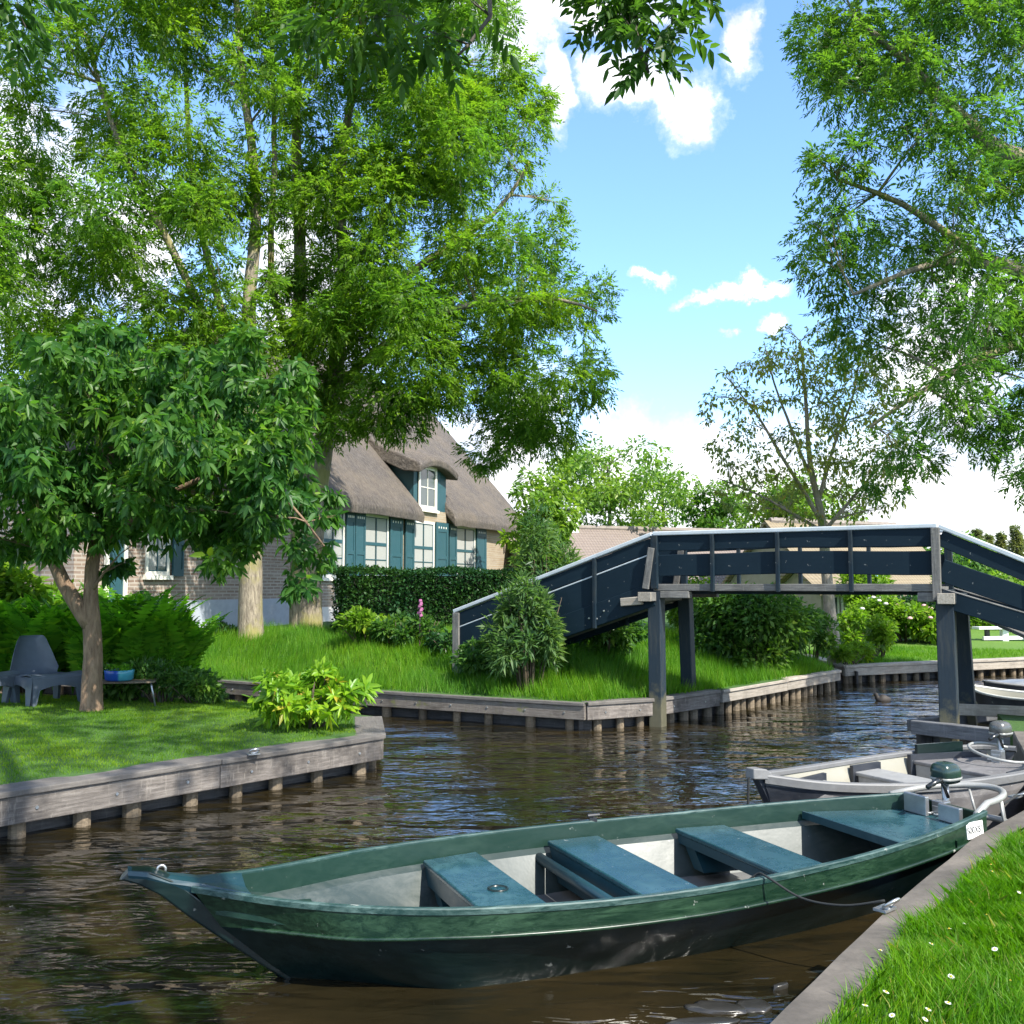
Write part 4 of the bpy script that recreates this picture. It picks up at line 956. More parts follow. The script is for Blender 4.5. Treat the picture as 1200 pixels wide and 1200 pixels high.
# ------------------------------------------------------------------ thatched farmhouse
HZ = CAMZ + 2.7
_p0 = Pd(385, 578, 28.75); _p1 = Pd(605, 613, 42.5)
HW0 = Vector((_p0.x, _p0.y, 0)); _q = Vector((_p1.x, _p1.y, 0))
hd = (_q - HW0).normalized(); hn = Vector((hd.y, -hd.x, 0))          # along the wall, and out of it
HRZ = math.atan2(hd.y, hd.x)
def hw(u, n, z): return HW0 + hd * u + hn * n + Vector((0, 0, z))
def uof(px):                                                             # wall coordinate seen in column px
    d = ray(px, 640); d = Vector((d.x, d.y)); o = Vector((HW0.x, HW0.y)); h = Vector((hd.x, hd.y))
    # t*d = o + u*h
    det = d.x * (-h.y) + h.x * d.y
    return (d.x * o.y - d.y * o.x) / (-(d.x * h.y - d.y * h.x)) if abs(det) > 1e-9 else 0
def farmhouse():
    def brick(name, c1, c2, cm, sc=1.0):
        b = NB(name); o = b.co('Object')
        sx = b.n('ShaderNodeSeparateXYZ', Vector=o)
        v = b.n('ShaderNodeCombineXYZ', X=b.math('ADD', sx.outputs[0], sx.outputs[1]), Y=sx.outputs[2]).outputs[0]
        bt = b.n('ShaderNodeTexBrick', Vector=v, Color1=c1, Color2=c2, Mortar=cm, Scale=1.0 * sc)
        bt.inputs['Mortar Size'].default_value = 0.016; bt.inputs['Brick Width'].default_value = 0.30; bt.inputs['Row Height'].default_value = 0.085; bt.inputs['Bias'].default_value = -0.1
        n1 = b.noise(o, 1.1, 5, .65); c = b.mix(b.ramp(n1, [(.3, .6), (.75, .0)]), bt.outputs[0], (c1[0] * .55, c1[1] * .5, c1[2] * .48, 1))
        rowv = b.n('ShaderNodeMapping', Vector=o, Scale=(.5, .5, 12)).outputs[0]
        n2 = b.noise(rowv, 1.5, 4, .7); c = b.mix(b.ramp(n2, [(.42, .0), (.62, .45)]), c, (*cm[:3], 1))
        return b.done(b.bsdf(Base_Color=c, Roughness=.9, Normal=b.bump(bt.outputs[1], -.5, .012)))
    MBR = brick('brown_brick', (.20, .135, .10), (.29, .21, .15), (.40, .36, .31, 1))
    MYB = brick('yellow_brick', (.30, .225, .14), (.37, .29, .18), (.36, .32, .25, 1))
    b = NB('thatch'); o = b.co('Object'); v = b.n('ShaderNodeMapping', Vector=o, Scale=(6, 1.3, 1.3)).outputs[0]
    n1 = b.noise(v, 4.2, 8, .8); n2 = b.noise(o, .8, 6, .7); n3 = b.noise(o, 14, 4, .7)
    c = b.ramp(n1, [(.34, (.030, .025, .022)), (.52, (.10, .086, .074)), (.68, (.20, .172, .148))])
    c = b.mix(b.ramp(n2, [(.4, .0), (.7, .5)]), c, (.19, .15, .105, 1))
    MTH = b.done(b.bsdf(Base_Color=c, Roughness=.95, Normal=b.bump(b.math('ADD', n1, b.math('MULTIPLY', n3, .6)), 1.0, .06)))
    MSH = paint_mat('shutter_paint', (.018, .070, .085), (.04, .10, .12), .4, .4, (6, 6, 1.5))
    MWF = plain('window_white', (.74, .71, .62), .5, var=.06)
    MPL = plain('plinth_blue_grey', (.33, .36, .40), .8, var=.12); MPW = plain('plinth_white', (.62, .58, .54), .8, var=.15)
    b = NB('window_glass'); g1 = b.noise(b.co('Object'), .9, 2)
    p = b.bsdf(Base_Color=(.05, .07, .07, 1), Roughness=.04, Normal=b.bump(g1, .12, .05)); p.inputs['Specular IOR Level'].default_value = .9; MGL = b.done(p)
    b = NB('net_curtain'); w = b.n('ShaderNodeTexWave', {'wave_type': 'BANDS', 'bands_direction': 'X'}, Vector=b.co('Object'), Scale=9, Distortion=1.5)
    MCU = b.done(b.bsdf(Base_Color=b.ramp(w.outputs[0], [(0, (.22, .23, .22)), (1, (.44, .44, .41))]), Roughness=.25))
    r = root('farmhouse', hw(2, -5, 1.0), 'thatched brick farmhouse with teal shutters behind the hedge', 'house', HRZ)
    u0, u1, DP = -9.4, 14.85, 9.5
    uL, uR, uG = uof(470), uof(523.5), uof(484.5)
    ZB, ZE, SL = 0.55, HZ + .05, 1.12
    # front wall, gable end and back
    m2 = MB(); m2.add([hw(u0, 0, ZB), hw(uL, 0, ZB), hw(uL, 0, ZE), hw(u0, 0, ZE)], [(0, 1, 2, 3)])
    m2.add([hw(uR, 0, ZB), hw(u1, 0, ZB), hw(u1, 0, ZE), hw(uR, 0, ZE)], [(0, 1, 2, 3)])
    m2.build('front_wall', MBR, r)
    m2 = MB(); m2.add([hw(uL, 0.004, ZB), hw(uR, 0.004, ZB), hw(uR, 0.004, HZ - .03), hw(uL, 0.004, HZ - .03)], [(0, 1, 2, 3)]); m2.build('pale_brickwork', MYB, r)
    m2 = MB(); m2.add([hw(uof(560), 0.004, ZB), hw(u1, 0.004, ZB), hw(u1, 0.004, ZE), hw(uof(560), 0.004, ZE)], [(0, 1, 2, 3)])
    m2.build('pale_brickwork', MYB, r)
    zr = ZE + SL * DP / 2
    m2 = MB()
    for u in (u0, u1): m2.add([hw(u, 0, ZB), hw(u, -DP, ZB), hw(u, -DP, ZE), hw(u, -DP / 2, (zr - .1) if u == u1 else ZE), hw(u, 0, ZE)], [(0, 1, 2, 3, 4)])
    m2.add([hw(u0, -DP, ZB), hw(u1, -DP, ZB), hw(u1, -DP, ZE), hw(u0, -DP, ZE)], [(0, 1, 2, 3)])
    m2.build('gable_wall', MBR, r)
    # plinths
    uS = uof(376)
    m2 = MB(); m2.box((0, 0, 0), (1, 1, 1)); m2 = MB()
    m2.hexa([hw(u0, .03, ZB), hw(u0, -.01, ZB), hw(uS, -.01, ZB), hw(uS, .03, ZB)][::-1], [hw(u0, .03, 1.70), hw(u0, -.01, 1.70), hw(uS, -.01, 1.70), hw(uS, .03, 1.70)][::-1]); m2.build('plinth', MPL, r, recalc=True)
    m2 = MB(); m2.hexa([hw(uS, .028, ZB), hw(uS, -.01, ZB), hw(u1, -.01, ZB), hw(u1, .028, ZB)][::-1], [hw(uS, .028, 1.42), hw(uS, -.01, 1.42), hw(u1, -.01, 1.42), hw(u1, .028, 1.42)][::-1]); m2.build('plinth', MPW, r, recalc=True)
    # thatch: rounded prisms; the front slope leaves room for the dormer
    def thatch(ua, ub, front=True, nstart=.42, back=True):
        T = .38; prof = []
        def slope(n): return ZE + SL * (-n)
        e = nstart
        prof = [(e, slope(e) - .12), (e + .03, slope(e) + .16), (e - .10, slope(e - .1) + T - .05)]
        prof += [(q, slope(q) + T) for q in np.linspace(e - .10, -DP / 2 + .25, 8)[1:]] + [(-DP / 2, slope(-DP / 2) + T + .10)] + [(-DP - q, slope(q) + T) for q in np.linspace(-DP / 2 + .25, .1, 8)[:-1]]
        prof += [(-DP - .3, ZE - .32 + T), (-DP - .4, ZE - .4), (-DP / 2, zr - .08)]
        n = max(2, int((ub - ua) / .6)); rows = []
        for i in range(n + 1):
            f = i / n; u = ua + (ub - ua) * f
            end = min(i, n - i)
            rows.append([hw(u + (0), a + .03 * noise.noise(Vector((u * .9, a, 1))), min(z, ZE + .1 + max(0, u - u0 - .2) * .60) + .05 * noise.noise(Vector((u * .7, a * 2, 7))) - (.06 if end == 0 else 0)) for a, z in prof])
        m3 = MB(); m3.grid(rows, True); k = len(prof); m3.f.append(tuple(range(k))[::-1]); m3.f.append(tuple(n * k + j for j in range(k)))
        return m3.build('thatched_roof', MTH, r, recalc=True, bevel=.06, segs=3)
    thatch(u0 - .3, uG); thatch(uR - .12, u1 + .35); thatch(uG, uR - .12, nstart=-1.9)
    # dormer: white loft window, teal cheeks, thatched hood
    ua, ub = uof(489.5), uof(510.5); zt = HZ + 1.52
    m2 = MB(); 
    for c0, c1 in ((uG + .02, ua - .02), (ub + .02, uR - .05)): m2 = MB(); m2.hexa([hw(c0, -.06, HZ - .03), hw(c1, -.06, HZ - .03), hw(c1, -.02, HZ - .03), hw(c0, -.02, HZ - .03)], [hw(c0, -.06, zt), hw(c1, -.06, zt), hw(c1, -.02, zt), hw(c0, -.02, zt)]); m2.build('dormer_front', MSH, r)
    for c in (uG + .03, uR - .06): m2 = MB(); m2.add([hw(c, -.03, HZ - .1), hw(c, -3.0, HZ - .1), hw(c, -3.0, zt + .6), hw(c, -.03, zt)], [(0, 1, 2, 3)]); m2.build('dormer_cheek', MSH, r)
    def window(ua, ub, z0, z1, name, rows, cols, curtain, fw=.085, sash=None, dpt=.04):
        m2 = MB()
        def bar(a, b_, c, d, n0, n1): m2.hexa([hw(a, n0, c), hw(b_, n0, c), hw(b_, n1, c), hw(a, n1, c)][::1], [hw(a, n0, d), hw(b_, n0, d), hw(b_, n1, d), hw(a, n1, d)])
        bar(ua, ua + fw, z0, z1, .006, dpt); bar(ub - fw, ub, z0, z1, .006, dpt); bar(ua + fw, ub - fw, z1 - fw, z1, .006, dpt); bar(ua + fw, ub - fw, z0, z0 + fw, .006, dpt)
        f = m2.build('window', MWF, r, recalc=True)
        m2 = MB(); m2.add([hw(ua + fw, .010, z0 + fw), hw(ub - fw, .010, z0 + fw), hw(ub - fw, .010, z1 - fw), hw(ua + fw, .010, z1 - fw)], [(0, 1, 2, 3)]); m2.build('pane', MGL, f, M=WM[r])
        m2 = MB(); s_ = sash or MSH; t = .035
        x0, x1, y0, y1 = ua + fw, ub - fw, z0 + fw, z1 - fw
        for i in range(cols + 1): x = x0 + (x1 - x0) * i / cols; w_ = .05 if i in (0, cols) else t; bar(x - w_ / 2, x + w_ / 2, y0, y1, .014, .026)
        for f_, w_ in ([(0, .05), (.27, .03), (.54, .10), (1, .05)] if rows > 1 else [(0, .05), (.5, .03), (1, .05)]): y = y0 + (y1 - y0) * f_; bar(x0, x1, y - w_ / 2, y + w_ / 2, .014, .029)
        m2.build('sash', s_, f, M=WM[r], recalc=True)
        if curtain:
            m2 = MB(); 
            for a, b_ in ((x0, x0 + (x1 - x0) * .46), (x1 - (x1 - x0) * .46, x1)): m2.add([hw(a, .0125, y0 + .12), hw(b_, .0125, y0 + .12), hw(b_, .0125, y1), hw(a, .0125, y1)], [(0, 1, 2, 3)])
            m2.build('curtain', MCU, f, M=WM[r])
        m2 = MB(); bar(ua - .05, ub + .05, z0 - .10, z0 - .004, .0, dpt + .07); m2.build('sill', MWF, f, M=WM[r], recalc=True)
        return f
    HSH = .0
    def shutter(ua, ub, z0, z1):
        m2 = MB()
        def bar(a, b_, c, d, n0, n1): m2.hexa([hw(a, n0, c), hw(b_, n0, c), hw(b_, n1, c), hw(a, n1, c)], [hw(a, n0, d), hw(b_, n0, d), hw(b_, n1, d), hw(a, n1, d)])
        bar(ua, ub, z0, z1, .05, .085); w_ = .12 * (ub - ua) / .8
        bar(ua, ua + w_, z0, z1, .0852, .105); bar(ub - w_, ub, z0, z1, .0852, .105)
        bar(ua + w_, ub - w_, z1 - .34, z1, .0852, .104); bar(ua + w_, ub - w_, z0, z0 + .16, .0852, .104); bar(ua + w_, ub - w_, (z0 + z1) / 2 - .3, (z0 + z1) / 2 - .18, .0852, .104)
        s_ = m2.build('shutter', MSH, r, recalc=True)
        m2 = MB()
        for j in range(4):
            m2 = MB(); x = ua + (ub - ua) * (.2 + .2 * j); bar(x - .03, x + .03, z1 - .22, z1 - .15, .106, .108); m2.build('cutout', MWF, s_, M=WM[r], recalc=True)
    WZ0, WZ1 = 2.28, 4.30
    f = window(ua, ub, HZ - .02, zt, 'loft', 1, 2, False, .10, MWF, -.0 + .05)
    for (a, b_) in ((425.5, 454), (483, 508), (533, 556), (376, 402.5)): window(uof(a), uof(b_), WZ0, WZ1, 'w', 4, 2, True)
    for (a, b_) in ((413.5, 425.2), (454.5, 469), (472.5, 482.7), (508.5, 522.5), (524.3, 532.7), (556.5, 567.5), (402.8, 412.6), (350, 372), (200, 212)): shutter(uof(a), uof(b_), WZ0 - .02, WZ1 + .02)
    window(uof(170), uof(198), WZ0, WZ1, 'w', 4, 2, True)
    # door with a white frame at the left
    a, b_ = uof(121), uof(147)
    m2 = MB()
    def bar(a, b_, c, d, n0, n1): m2.hexa([hw(a, n0, c), hw(b_, n0, c), hw(b_, n1, c), hw(a, n1, c)], [hw(a, n0, d), hw(b_, n0, d), hw(b_, n1, d), hw(a, n1, d)])
    bar(a + .1, b_ - .1, 1.1, 3.35, .035, .06); d_ = m2.build('door', MSH, r, recalc=True)
    m2 = MB(); bar(a, a + .1, 1.1, 3.45, .032, .09); bar(b_ - .1, b_, 1.1, 3.45, .032, .09); bar(a + .1, b_ - .1, 3.35, 3.45, .032, .09); m2.build('door_frame', MWF, d_, M=WM[r], recalc=True)
    # wall anchors
    for px in (412.8, 470.2, 523.2, 560.5, 590):
        u = uof(px); m2 = MB(); top = HZ - .06; bot = top - (.75 if px < 580 else 1.3)
        m2.hexa([hw(u - .03, .006, bot), hw(u + .03, .006, bot), hw(u + .03, .04, bot), hw(u - .03, .04, bot)], [hw(u - .03, .006, top), hw(u + .03, .006, top), hw(u + .03, .04, top), hw(u - .03, .04, top)])
        m2.build('wall_anchor', M_DARKMETAL, r, recalc=True)
    # thatched hood over the loft window
    rows = []
    for n_, z in ((.38, zt - .02), (.42, zt + .20), (.28, zt + .36), (-1.2, zt + 1.0), (-3.6, zt + 2.6), (-3.6, zt + 1.6), (-.3, zt + .06)):
        rows.append([hw(uG - .1 + (uR - uG + .1) * f_, n_, z - .28 * (abs(2 * f_ - 1) ** 2)) for f_ in np.linspace(-.06, 1.06, 9)])
    m2 = MB(); m2.grid(rows); k = 9
    m2.f.append(tuple(i * k for i in range(7))); m2.f.append(tuple(i * k + 8 for i in range(7))[::-1]); m2.f += [tuple((6 * k + j, 6 * k + j + 1, j + 1, j)) for j in range(8)]
    m2.build('dormer_hood', MTH, r, recalc=True, bevel=.05, segs=2)
farmhouse()

# ------------------------------------------------------------------ further houses
def tile_mat(name, c1, c2):
    b = NB(name); o = b.co('Object')
    w = b.n('ShaderNodeTexWave', {'wave_type': 'BANDS', 'bands_direction': 'X'}, Vector=o, Scale=2.2, Distortion=.3)
    w2 = b.n('ShaderNodeTexWave', {'wave_type': 'BANDS', 'bands_direction': 'Z'}, Vector=o, Scale=2.6, Distortion=.4)
    n1 = b.noise(o, 3, 6, .7); c = b.mix(n1, (*c1, 1), (*c2, 1)); c = b.mix(b.math('MULTIPLY', w2.outputs[0], .25), c, (c1[0] * .5, c1[1] * .5, c1[2] * .5, 1))
    return b.done(b.bsdf(Base_Color=c, Roughness=.85, Normal=b.bump(b.math('ADD', w.outputs[0], w2.outputs[0]), .6, .04)))
def house(name, label, a, b_, depth, ze, zr, roofm, wallm, wins=(), chim=None, sky=None, doors=(), z0=.5, overh=.3, ridge=True):
    """a long house whose front wall runs from a to b_ (left to right as seen)"""
    a, b_ = Vector((*a, 0)), Vector((*b_, 0)); d = (b_ - a).normalized(); L = (b_ - a).length; n = Vector((d.y, -d.x, 0))
    r = root(name, (a + b_) / 2 - n * depth / 2 + Vector((0, 0, z0)), label, 'house', math.atan2(d.y, d.x))
    W = lambda u, q, z: a + d * u + n * q + Vector((0, 0, z))
    m2 = MB(); m2.add([W(0, 0, z0), W(L, 0, z0), W(L, 0, ze), W(0, 0, ze)], [(0, 1, 2, 3)]); m2.add([W(0, -depth, z0), W(L, -depth, z0), W(L, -depth, ze), W(0, -depth, ze)], [(0, 1, 2, 3)])
    for u in (0, L): m2.add([W(u, 0, z0), W(u, -depth, z0), W(u, -depth, ze), W(u, -depth / 2, zr - .05), W(u, 0, ze)], [(0, 1, 2, 3, 4)])
    m2.build('wall', wallm, r)
    sl = (zr - ze) / (depth / 2); m2 = MB(); T = .14
    rows = []
    nn = max(2, int(L / 1.0))
    for i in range(nn + 1):
        u = -.25 + (L + .5) * i / nn
        rows.append([W(u, overh, ze - sl * overh), W(u, overh, ze - sl * overh + T), W(u, -depth / 2, zr + T + .02 * noise.noise(Vector((u, 2, 5)))), W(u, -depth - overh, ze - sl * overh + T), W(u, -depth - overh, ze - sl * overh), W(u, -depth / 2, zr)])
    m2.grid(rows, True); m2.f.append(tuple(range(6))); m2.f.append(tuple(nn * 6 + j for j in range(6))[::-1]); rf = m2.build('roof', roofm, r, recalc=True)
    if ridge:
        m2 = MB(); k = int(L / .36)
        for i in range(k):
            m2.tube([W(i * .36, -depth / 2, zr + T), W(i * .36 + .34, -depth / 2, zr + T - .01)], [.11, .14], 8)
        m2.build('ridge_tile', plain(name + '_ridge', (.20, .17, .145), .8, var=.3), rf, M=WM[r])
    for (u, w_, z, h, col) in wins:
        m2 = MB(); m2.hexa([W(u, .01, z), W(u + w_, .01, z), W(u + w_, .05, z), W(u, .05, z)], [W(u, .01, z + h), W(u + w_, .01, z + h), W(u + w_, .05, z + h), W(u, .05, z + h)]); f = m2.build('window', M_WHITE, r, recalc=True)
        m2 = MB(); m2.add([W(u + .08, .055, z + .08), W(u + w_ - .08, .055, z + .08), W(u + w_ - .08, .055, z + h - .08), W(u + .08, .055, z + h - .08)], [(0, 1, 2, 3)]); m2.build('pane', col, f, M=WM[r])
    if chim:
        u, q, w_, h, m = chim; zz = zr + q * sl if q < 0 else zr
        c = W(u, -depth / 2 + q, zr); m2 = MB(); m2.box(c + Vector((0, 0, h / 2 - .3)), (w_, w_, h + .6), Matrix.Rotation(math.atan2(d.y, d.x), 3, 'Z')); ch = m2.build('chimney', m, r)
        m2 = MB(); m2.box(c + Vector((0, 0, h + .16)), (w_ * 1.6, w_ * 1.5, .06), Matrix.Rotation(math.atan2(d.y, d.x), 3, 'Z'))
        for sx in (-1, 1):
            for sy in (-1, 1): m2.box(c + d * (sx * w_ * .4) + n * (sy * w_ * .4) + Vector((0, 0, h + .07)), (.06, .06, .14))
        m2.build('chimney_cap', M_DARKMETAL, ch, M=WM[r])
    if sky:
        u, q, w_, h = sky; up = Vector((0, 0, 1)); sdir = (-n + up * sl).normalized(); nv = (n * sl + up).normalized(); c = W(u, -q, ze + sl * q + T)
        m2 = MB(); Ms = Matrix((d, sdir, nv)).transposed(); m2.box(c + nv * .04, (w_, h, .10), Ms); f = m2.build('skylight', M_DARKMETAL, rf, M=WM[r])
        m2 = MB(); m2.box(c + nv * .095, (w_ * .8, h * .84, .012), Ms); m2.build('skylight_pane', plain('skylight_glass', (.25, .42, .6), .06, .5), rf, M=WM[r])
    return r
MPINK = tile_mat('faded_tiles', (.15, .118, .10), (.235, .19, .16)); MYEL = tile_mat('straw_tiles', (.19, .15, .09), (.26, .21, .135)); MRED = tile_mat('red_tiles', (.13, .075, .06), (.19, .115, .09))
MCRM = plain('cream_render', (.30, .27, .22), .8, var=.12); MREDW = plain('red_brickwork', (.26, .13, .09), .9, var=.3); MDGL = plain('dark_pane', (.08, .10, .12), .08)
a, b_ = Pd(630, 690, 39), Pd(960, 690, 44)
house('tiled_house', 'long low house with faded pink tiles and a white chimney behind the bridge', (a.x, a.y), (b_.x, b_.y), 6.5, 1.95, 4.45, MPINK, MCRM, [(2, 1.1, .9, .9, MDGL), (8, 1.1, .9, .9, MDGL)], (2.9, 0, .62, .75, plain('white_chimney', (.72, .72, .72), .7, var=.1)))
a, b_ = Pd(975, 700, 33.5), Pd(1130, 700, 36.5)
house('garden_house', 'cream house with a straw coloured roof and a skylight behind the hydrangeas', (a.x, a.y), (b_.x, b_.y), 6.0, 1.55, 4.3, MYEL, MCRM, [], None, (2.75, .85, .50, .75))
a, b_ = Pd(962, 700, 31), Pd(1002, 700, 31.4)
house('garden_annex', 'small cream annex with dark glass doors beside the straw roofed house', (a.x, a.y), (b_.x, b_.y), 2.4, 1.9, 2.6, MYEL, MCRM, [(.30, .34, .75, 1.0, MDGL), (.72, .2, .75, 1.0, MDGL)], None, ridge=False)
a, b_ = Pd(1140, 690, 62), Pd(1330, 690, 66)
house('red_roofed_house', 'distant house with a dark red tiled roof seen through the right rail', (a.x, a.y), (b_.x, b_.y), 8, 2.0, 3.45, MRED, MREDW, [(2.0, .8, 1.2, .5, M_WHITE), (3.0, .8, 1.2, .5, M_WHITE)])

# ------------------------------------------------------------------ trees
def px_clumps(poly, y0, thick, n, rmin, rmax, sep=.75, seed=1):
    """clump centres through a crown whose outline was taken at distance y0"""
    g = np.random.default_rng(seed); poly = [tuple(p) for p in poly]; P = np.array(poly, float); out = []; tries = 0
    edge = poly + [poly[0]]
    while len(out) < n and tries < n * 60:
        tries += 1
        q = P.min(0) + g.random(2) * (P.max(0) - P.min(0))
        if not inside(q[None], poly)[0]: continue
        ed = polydist(q[None], edge)[0] * y0 / FPX
        r = min(g.uniform(rmin, rmax), max(rmin * .62, ed * 1.05))
        if ed < r * .55: continue
        t = min(thick, .35 * thick + ed * .9)
        y = y0 + g.uniform(-1, 1) * t
        c = np.array(Pd(q[0], q[1], y))
        if any(np.linalg.norm(c - o[0]) < sep * (r + o[1]) * .62 for o in out): continue
        out.append((c, r))
    return out

def tree(name, label, cat, base, stems, clumps, mats, style='ash', per=160, leafL=.26, group=None, droop=.2, hi=False, fill=.95, brr=(.035, .012), twigs=7, wr=.34, nl=9, trunk_n=12):
    r = root(name, base, label, cat, group=group)
    mbk, mlf = mats
    m2 = MB(); nodes, nrad = [], []
    for st in stems:
        pts = [Vector(p[:3]) for p in st]; rad = [p[3] for p in st]
        # smooth path
        out, ro = [], []
        for i in range(len(pts) - 1):
            p0, p1, p2, p3 = pts[max(i - 1, 0)], pts[i], pts[i + 1], pts[min(i + 2, len(pts) - 1)]
            k = max(2, int((p2 - p1).length / .35))
            for j in range(k):
                t = j / k; q = 0.5 * ((2 * p1) + (p2 - p0) * t + (2 * p0 - 5 * p1 + 4 * p2 - p3) * t * t + (-p0 + 3 * p1 - 3 * p2 + p3) * t ** 3)
                out.append(q + Vector((noise.noise(q * 1.1), noise.noise(q * 1.1 + Vector((9, 0, 0))), 0)) * .03); ro.append((rad[i] + (rad[i + 1] - rad[i]) * t) * (1 + .06 * noise.noise(q * 2.3)))
        out.append(pts[-1]); ro.append(rad[-1])
        m2.tube(out, ro, trunk_n)
        for q, w in zip(out, ro): nodes.append(np.array(q)); nrad.append(w)
    first = np.array([n for n in nodes])
    order = sorted(clumps, key=lambda c: np.min(np.linalg.norm(first - c[0], axis=1)))
    twig_p, twig_d, twig_c = [], [], []
    for c, rr in order:
        A = np.array(nodes); v = c - A; dist = np.linalg.norm(v, axis=1)
        pen = dist + 1.6 * np.maximum(0, A[:, 2] - (c[2] - .25 * dist)) + np.where(A[:, 2] < stems[0][0][2] + (1.0 if cat == 'tree' else 0), 3, 0)
        i = int(np.argmin(pen)); a = Vector(A[i]); e = Vector(c); L = (e - a).length
        mid = a * .5 + e * .5 + Vector((rng.uniform(-.12, .12) * L, rng.uniform(-.12, .12) * L, rng.uniform(.03, .16) * L))
        k = max(3, int(L / .4)); pts = []
        for j in range(k + 1):
            t = j / k; q = a * (1 - t) ** 2 + mid * 2 * t * (1 - t) + e * t * t
            pts.append(q + Vector((noise.noise(q * 1.7), noise.noise(q * 1.7 + Vector((4, 1, 0))), noise.noise(q * 1.7 + Vector((0, 7, 2))))) * .05 * min(1, L) * (1 if 0 < j < k else 0))
        r0 = min(nrad[i] * .7, brr[0] * (.6 + .35 * L)); r1 = min(r0 * .6, max(brr[1], .012 * rr))
        m2.tube(pts, [r0 + (r1 - r0) * (j / k) for j in range(k + 1)], 6, caps=False)
        for j in range(1, k + 1): nodes.append(np.array(pts[j])); nrad.append(r0 + (r1 - r0) * j / k)
        for _ in range(twigs):
            d = Vector(rdir(1)[0]); d.z = abs(d.z) * .6 - .15; d = (d + (e - a).normalized() * .6).normalized()
            q1 = e + d * rr * rng.uniform(.6, 1.0); qm = e + d * rr * .5 + Vector((0, 0, .06 * rr)); st_ = pts[max(0, len(pts) - 2 - int(rng.integers(0, max(1, min(4, len(pts) - 1)))))]
            m2.tube([st_, (st_ + qm) / 2 + Vector((0, 0, .04 * rr)), qm, q1], [r1 * .8, r1 * .6, r1 * .45, .003], 4, caps=False)
            twig_p.append((np.array(qm), np.array(q1), rr)); twig_c.append(c)
    m2.build('trunk', mbk, r, smooth=True)
    # leaves: along the twigs and loosely through each clump
    if per:
        P, D, U = [], [], []
        cs = np.array([c for c, _ in clumps]); rs = np.array([q for _, q in clumps])
        cnt = np.maximum(6, (per * (rs / rs.mean()) ** 2).astype(int))
        for c, q, n_ in zip(cs, rs, cnt):
            o = rdir(n_); rad = q * fill * rng.random(n_)[:, None] ** .42
            o2 = o * np.array([1, 1, .72]); pos = c + o2 * rad
            P.append(pos); D.append(nrm(o * .75 + rng.normal(size=(n_, 3)) * .5 + np.array([0, 0, -droop])))
        if twig_p:
            for a_, b2, q in twig_p:
                n_ = max(2, int(per * .06)); t = rng.random(n_)[:, None]
                pos = a_ + (b2 - a_) * (.3 + .75 * t) + rng.normal(size=(n_, 3)) * .06 * q; P.append(pos)
                D.append(nrm(nrm(b2 - a_)[None] * .8 + rng.normal(size=(n_, 3)) * .55 + np.array([0, 0, -droop])))
        P = np.concatenate(P); D = np.concatenate(D); U = nrm(rng.normal(size=P.shape) * .45 + np.array([0, 0, 1.0]))
        L = leafL * rng.uniform(.7, 1.25, len(P))
        if style == 'ash': V, F = compound(P, D, U, L, nl, hi, wr)
        elif style == 'whorl':
            BB, DD, UU, LL = [], [], [], []
            for k in range(nl):
                an = 2 * math.pi * k / nl; s1 = nrm(np.cross(D, U)); s2 = np.cross(s1, D)
                BB.append(P + rng.normal(size=P.shape) * .02); DD.append(nrm(D * .45 + s1 * math.cos(an) + s2 * math.sin(an) + rng.normal(size=P.shape) * .2 + np.array([0, 0, -droop]))); UU.append(nrm(D + rng.normal(size=P.shape) * .2)); LL.append(L * rng.uniform(.75, 1.1, len(P)))
            BB, DD, UU, LL = map(np.concatenate, (BB, DD, UU, LL)); V, F = leafgeo(BB, DD, UU, LL, LL * wr, hi, .25)
        else: V, F = leafgeo(P, D, U, L, L * wr, hi, .2)
        o = put('crown', npmesh('crown', V - np.array(base), F), mlf, r, Matrix.Translation(base))
    return r

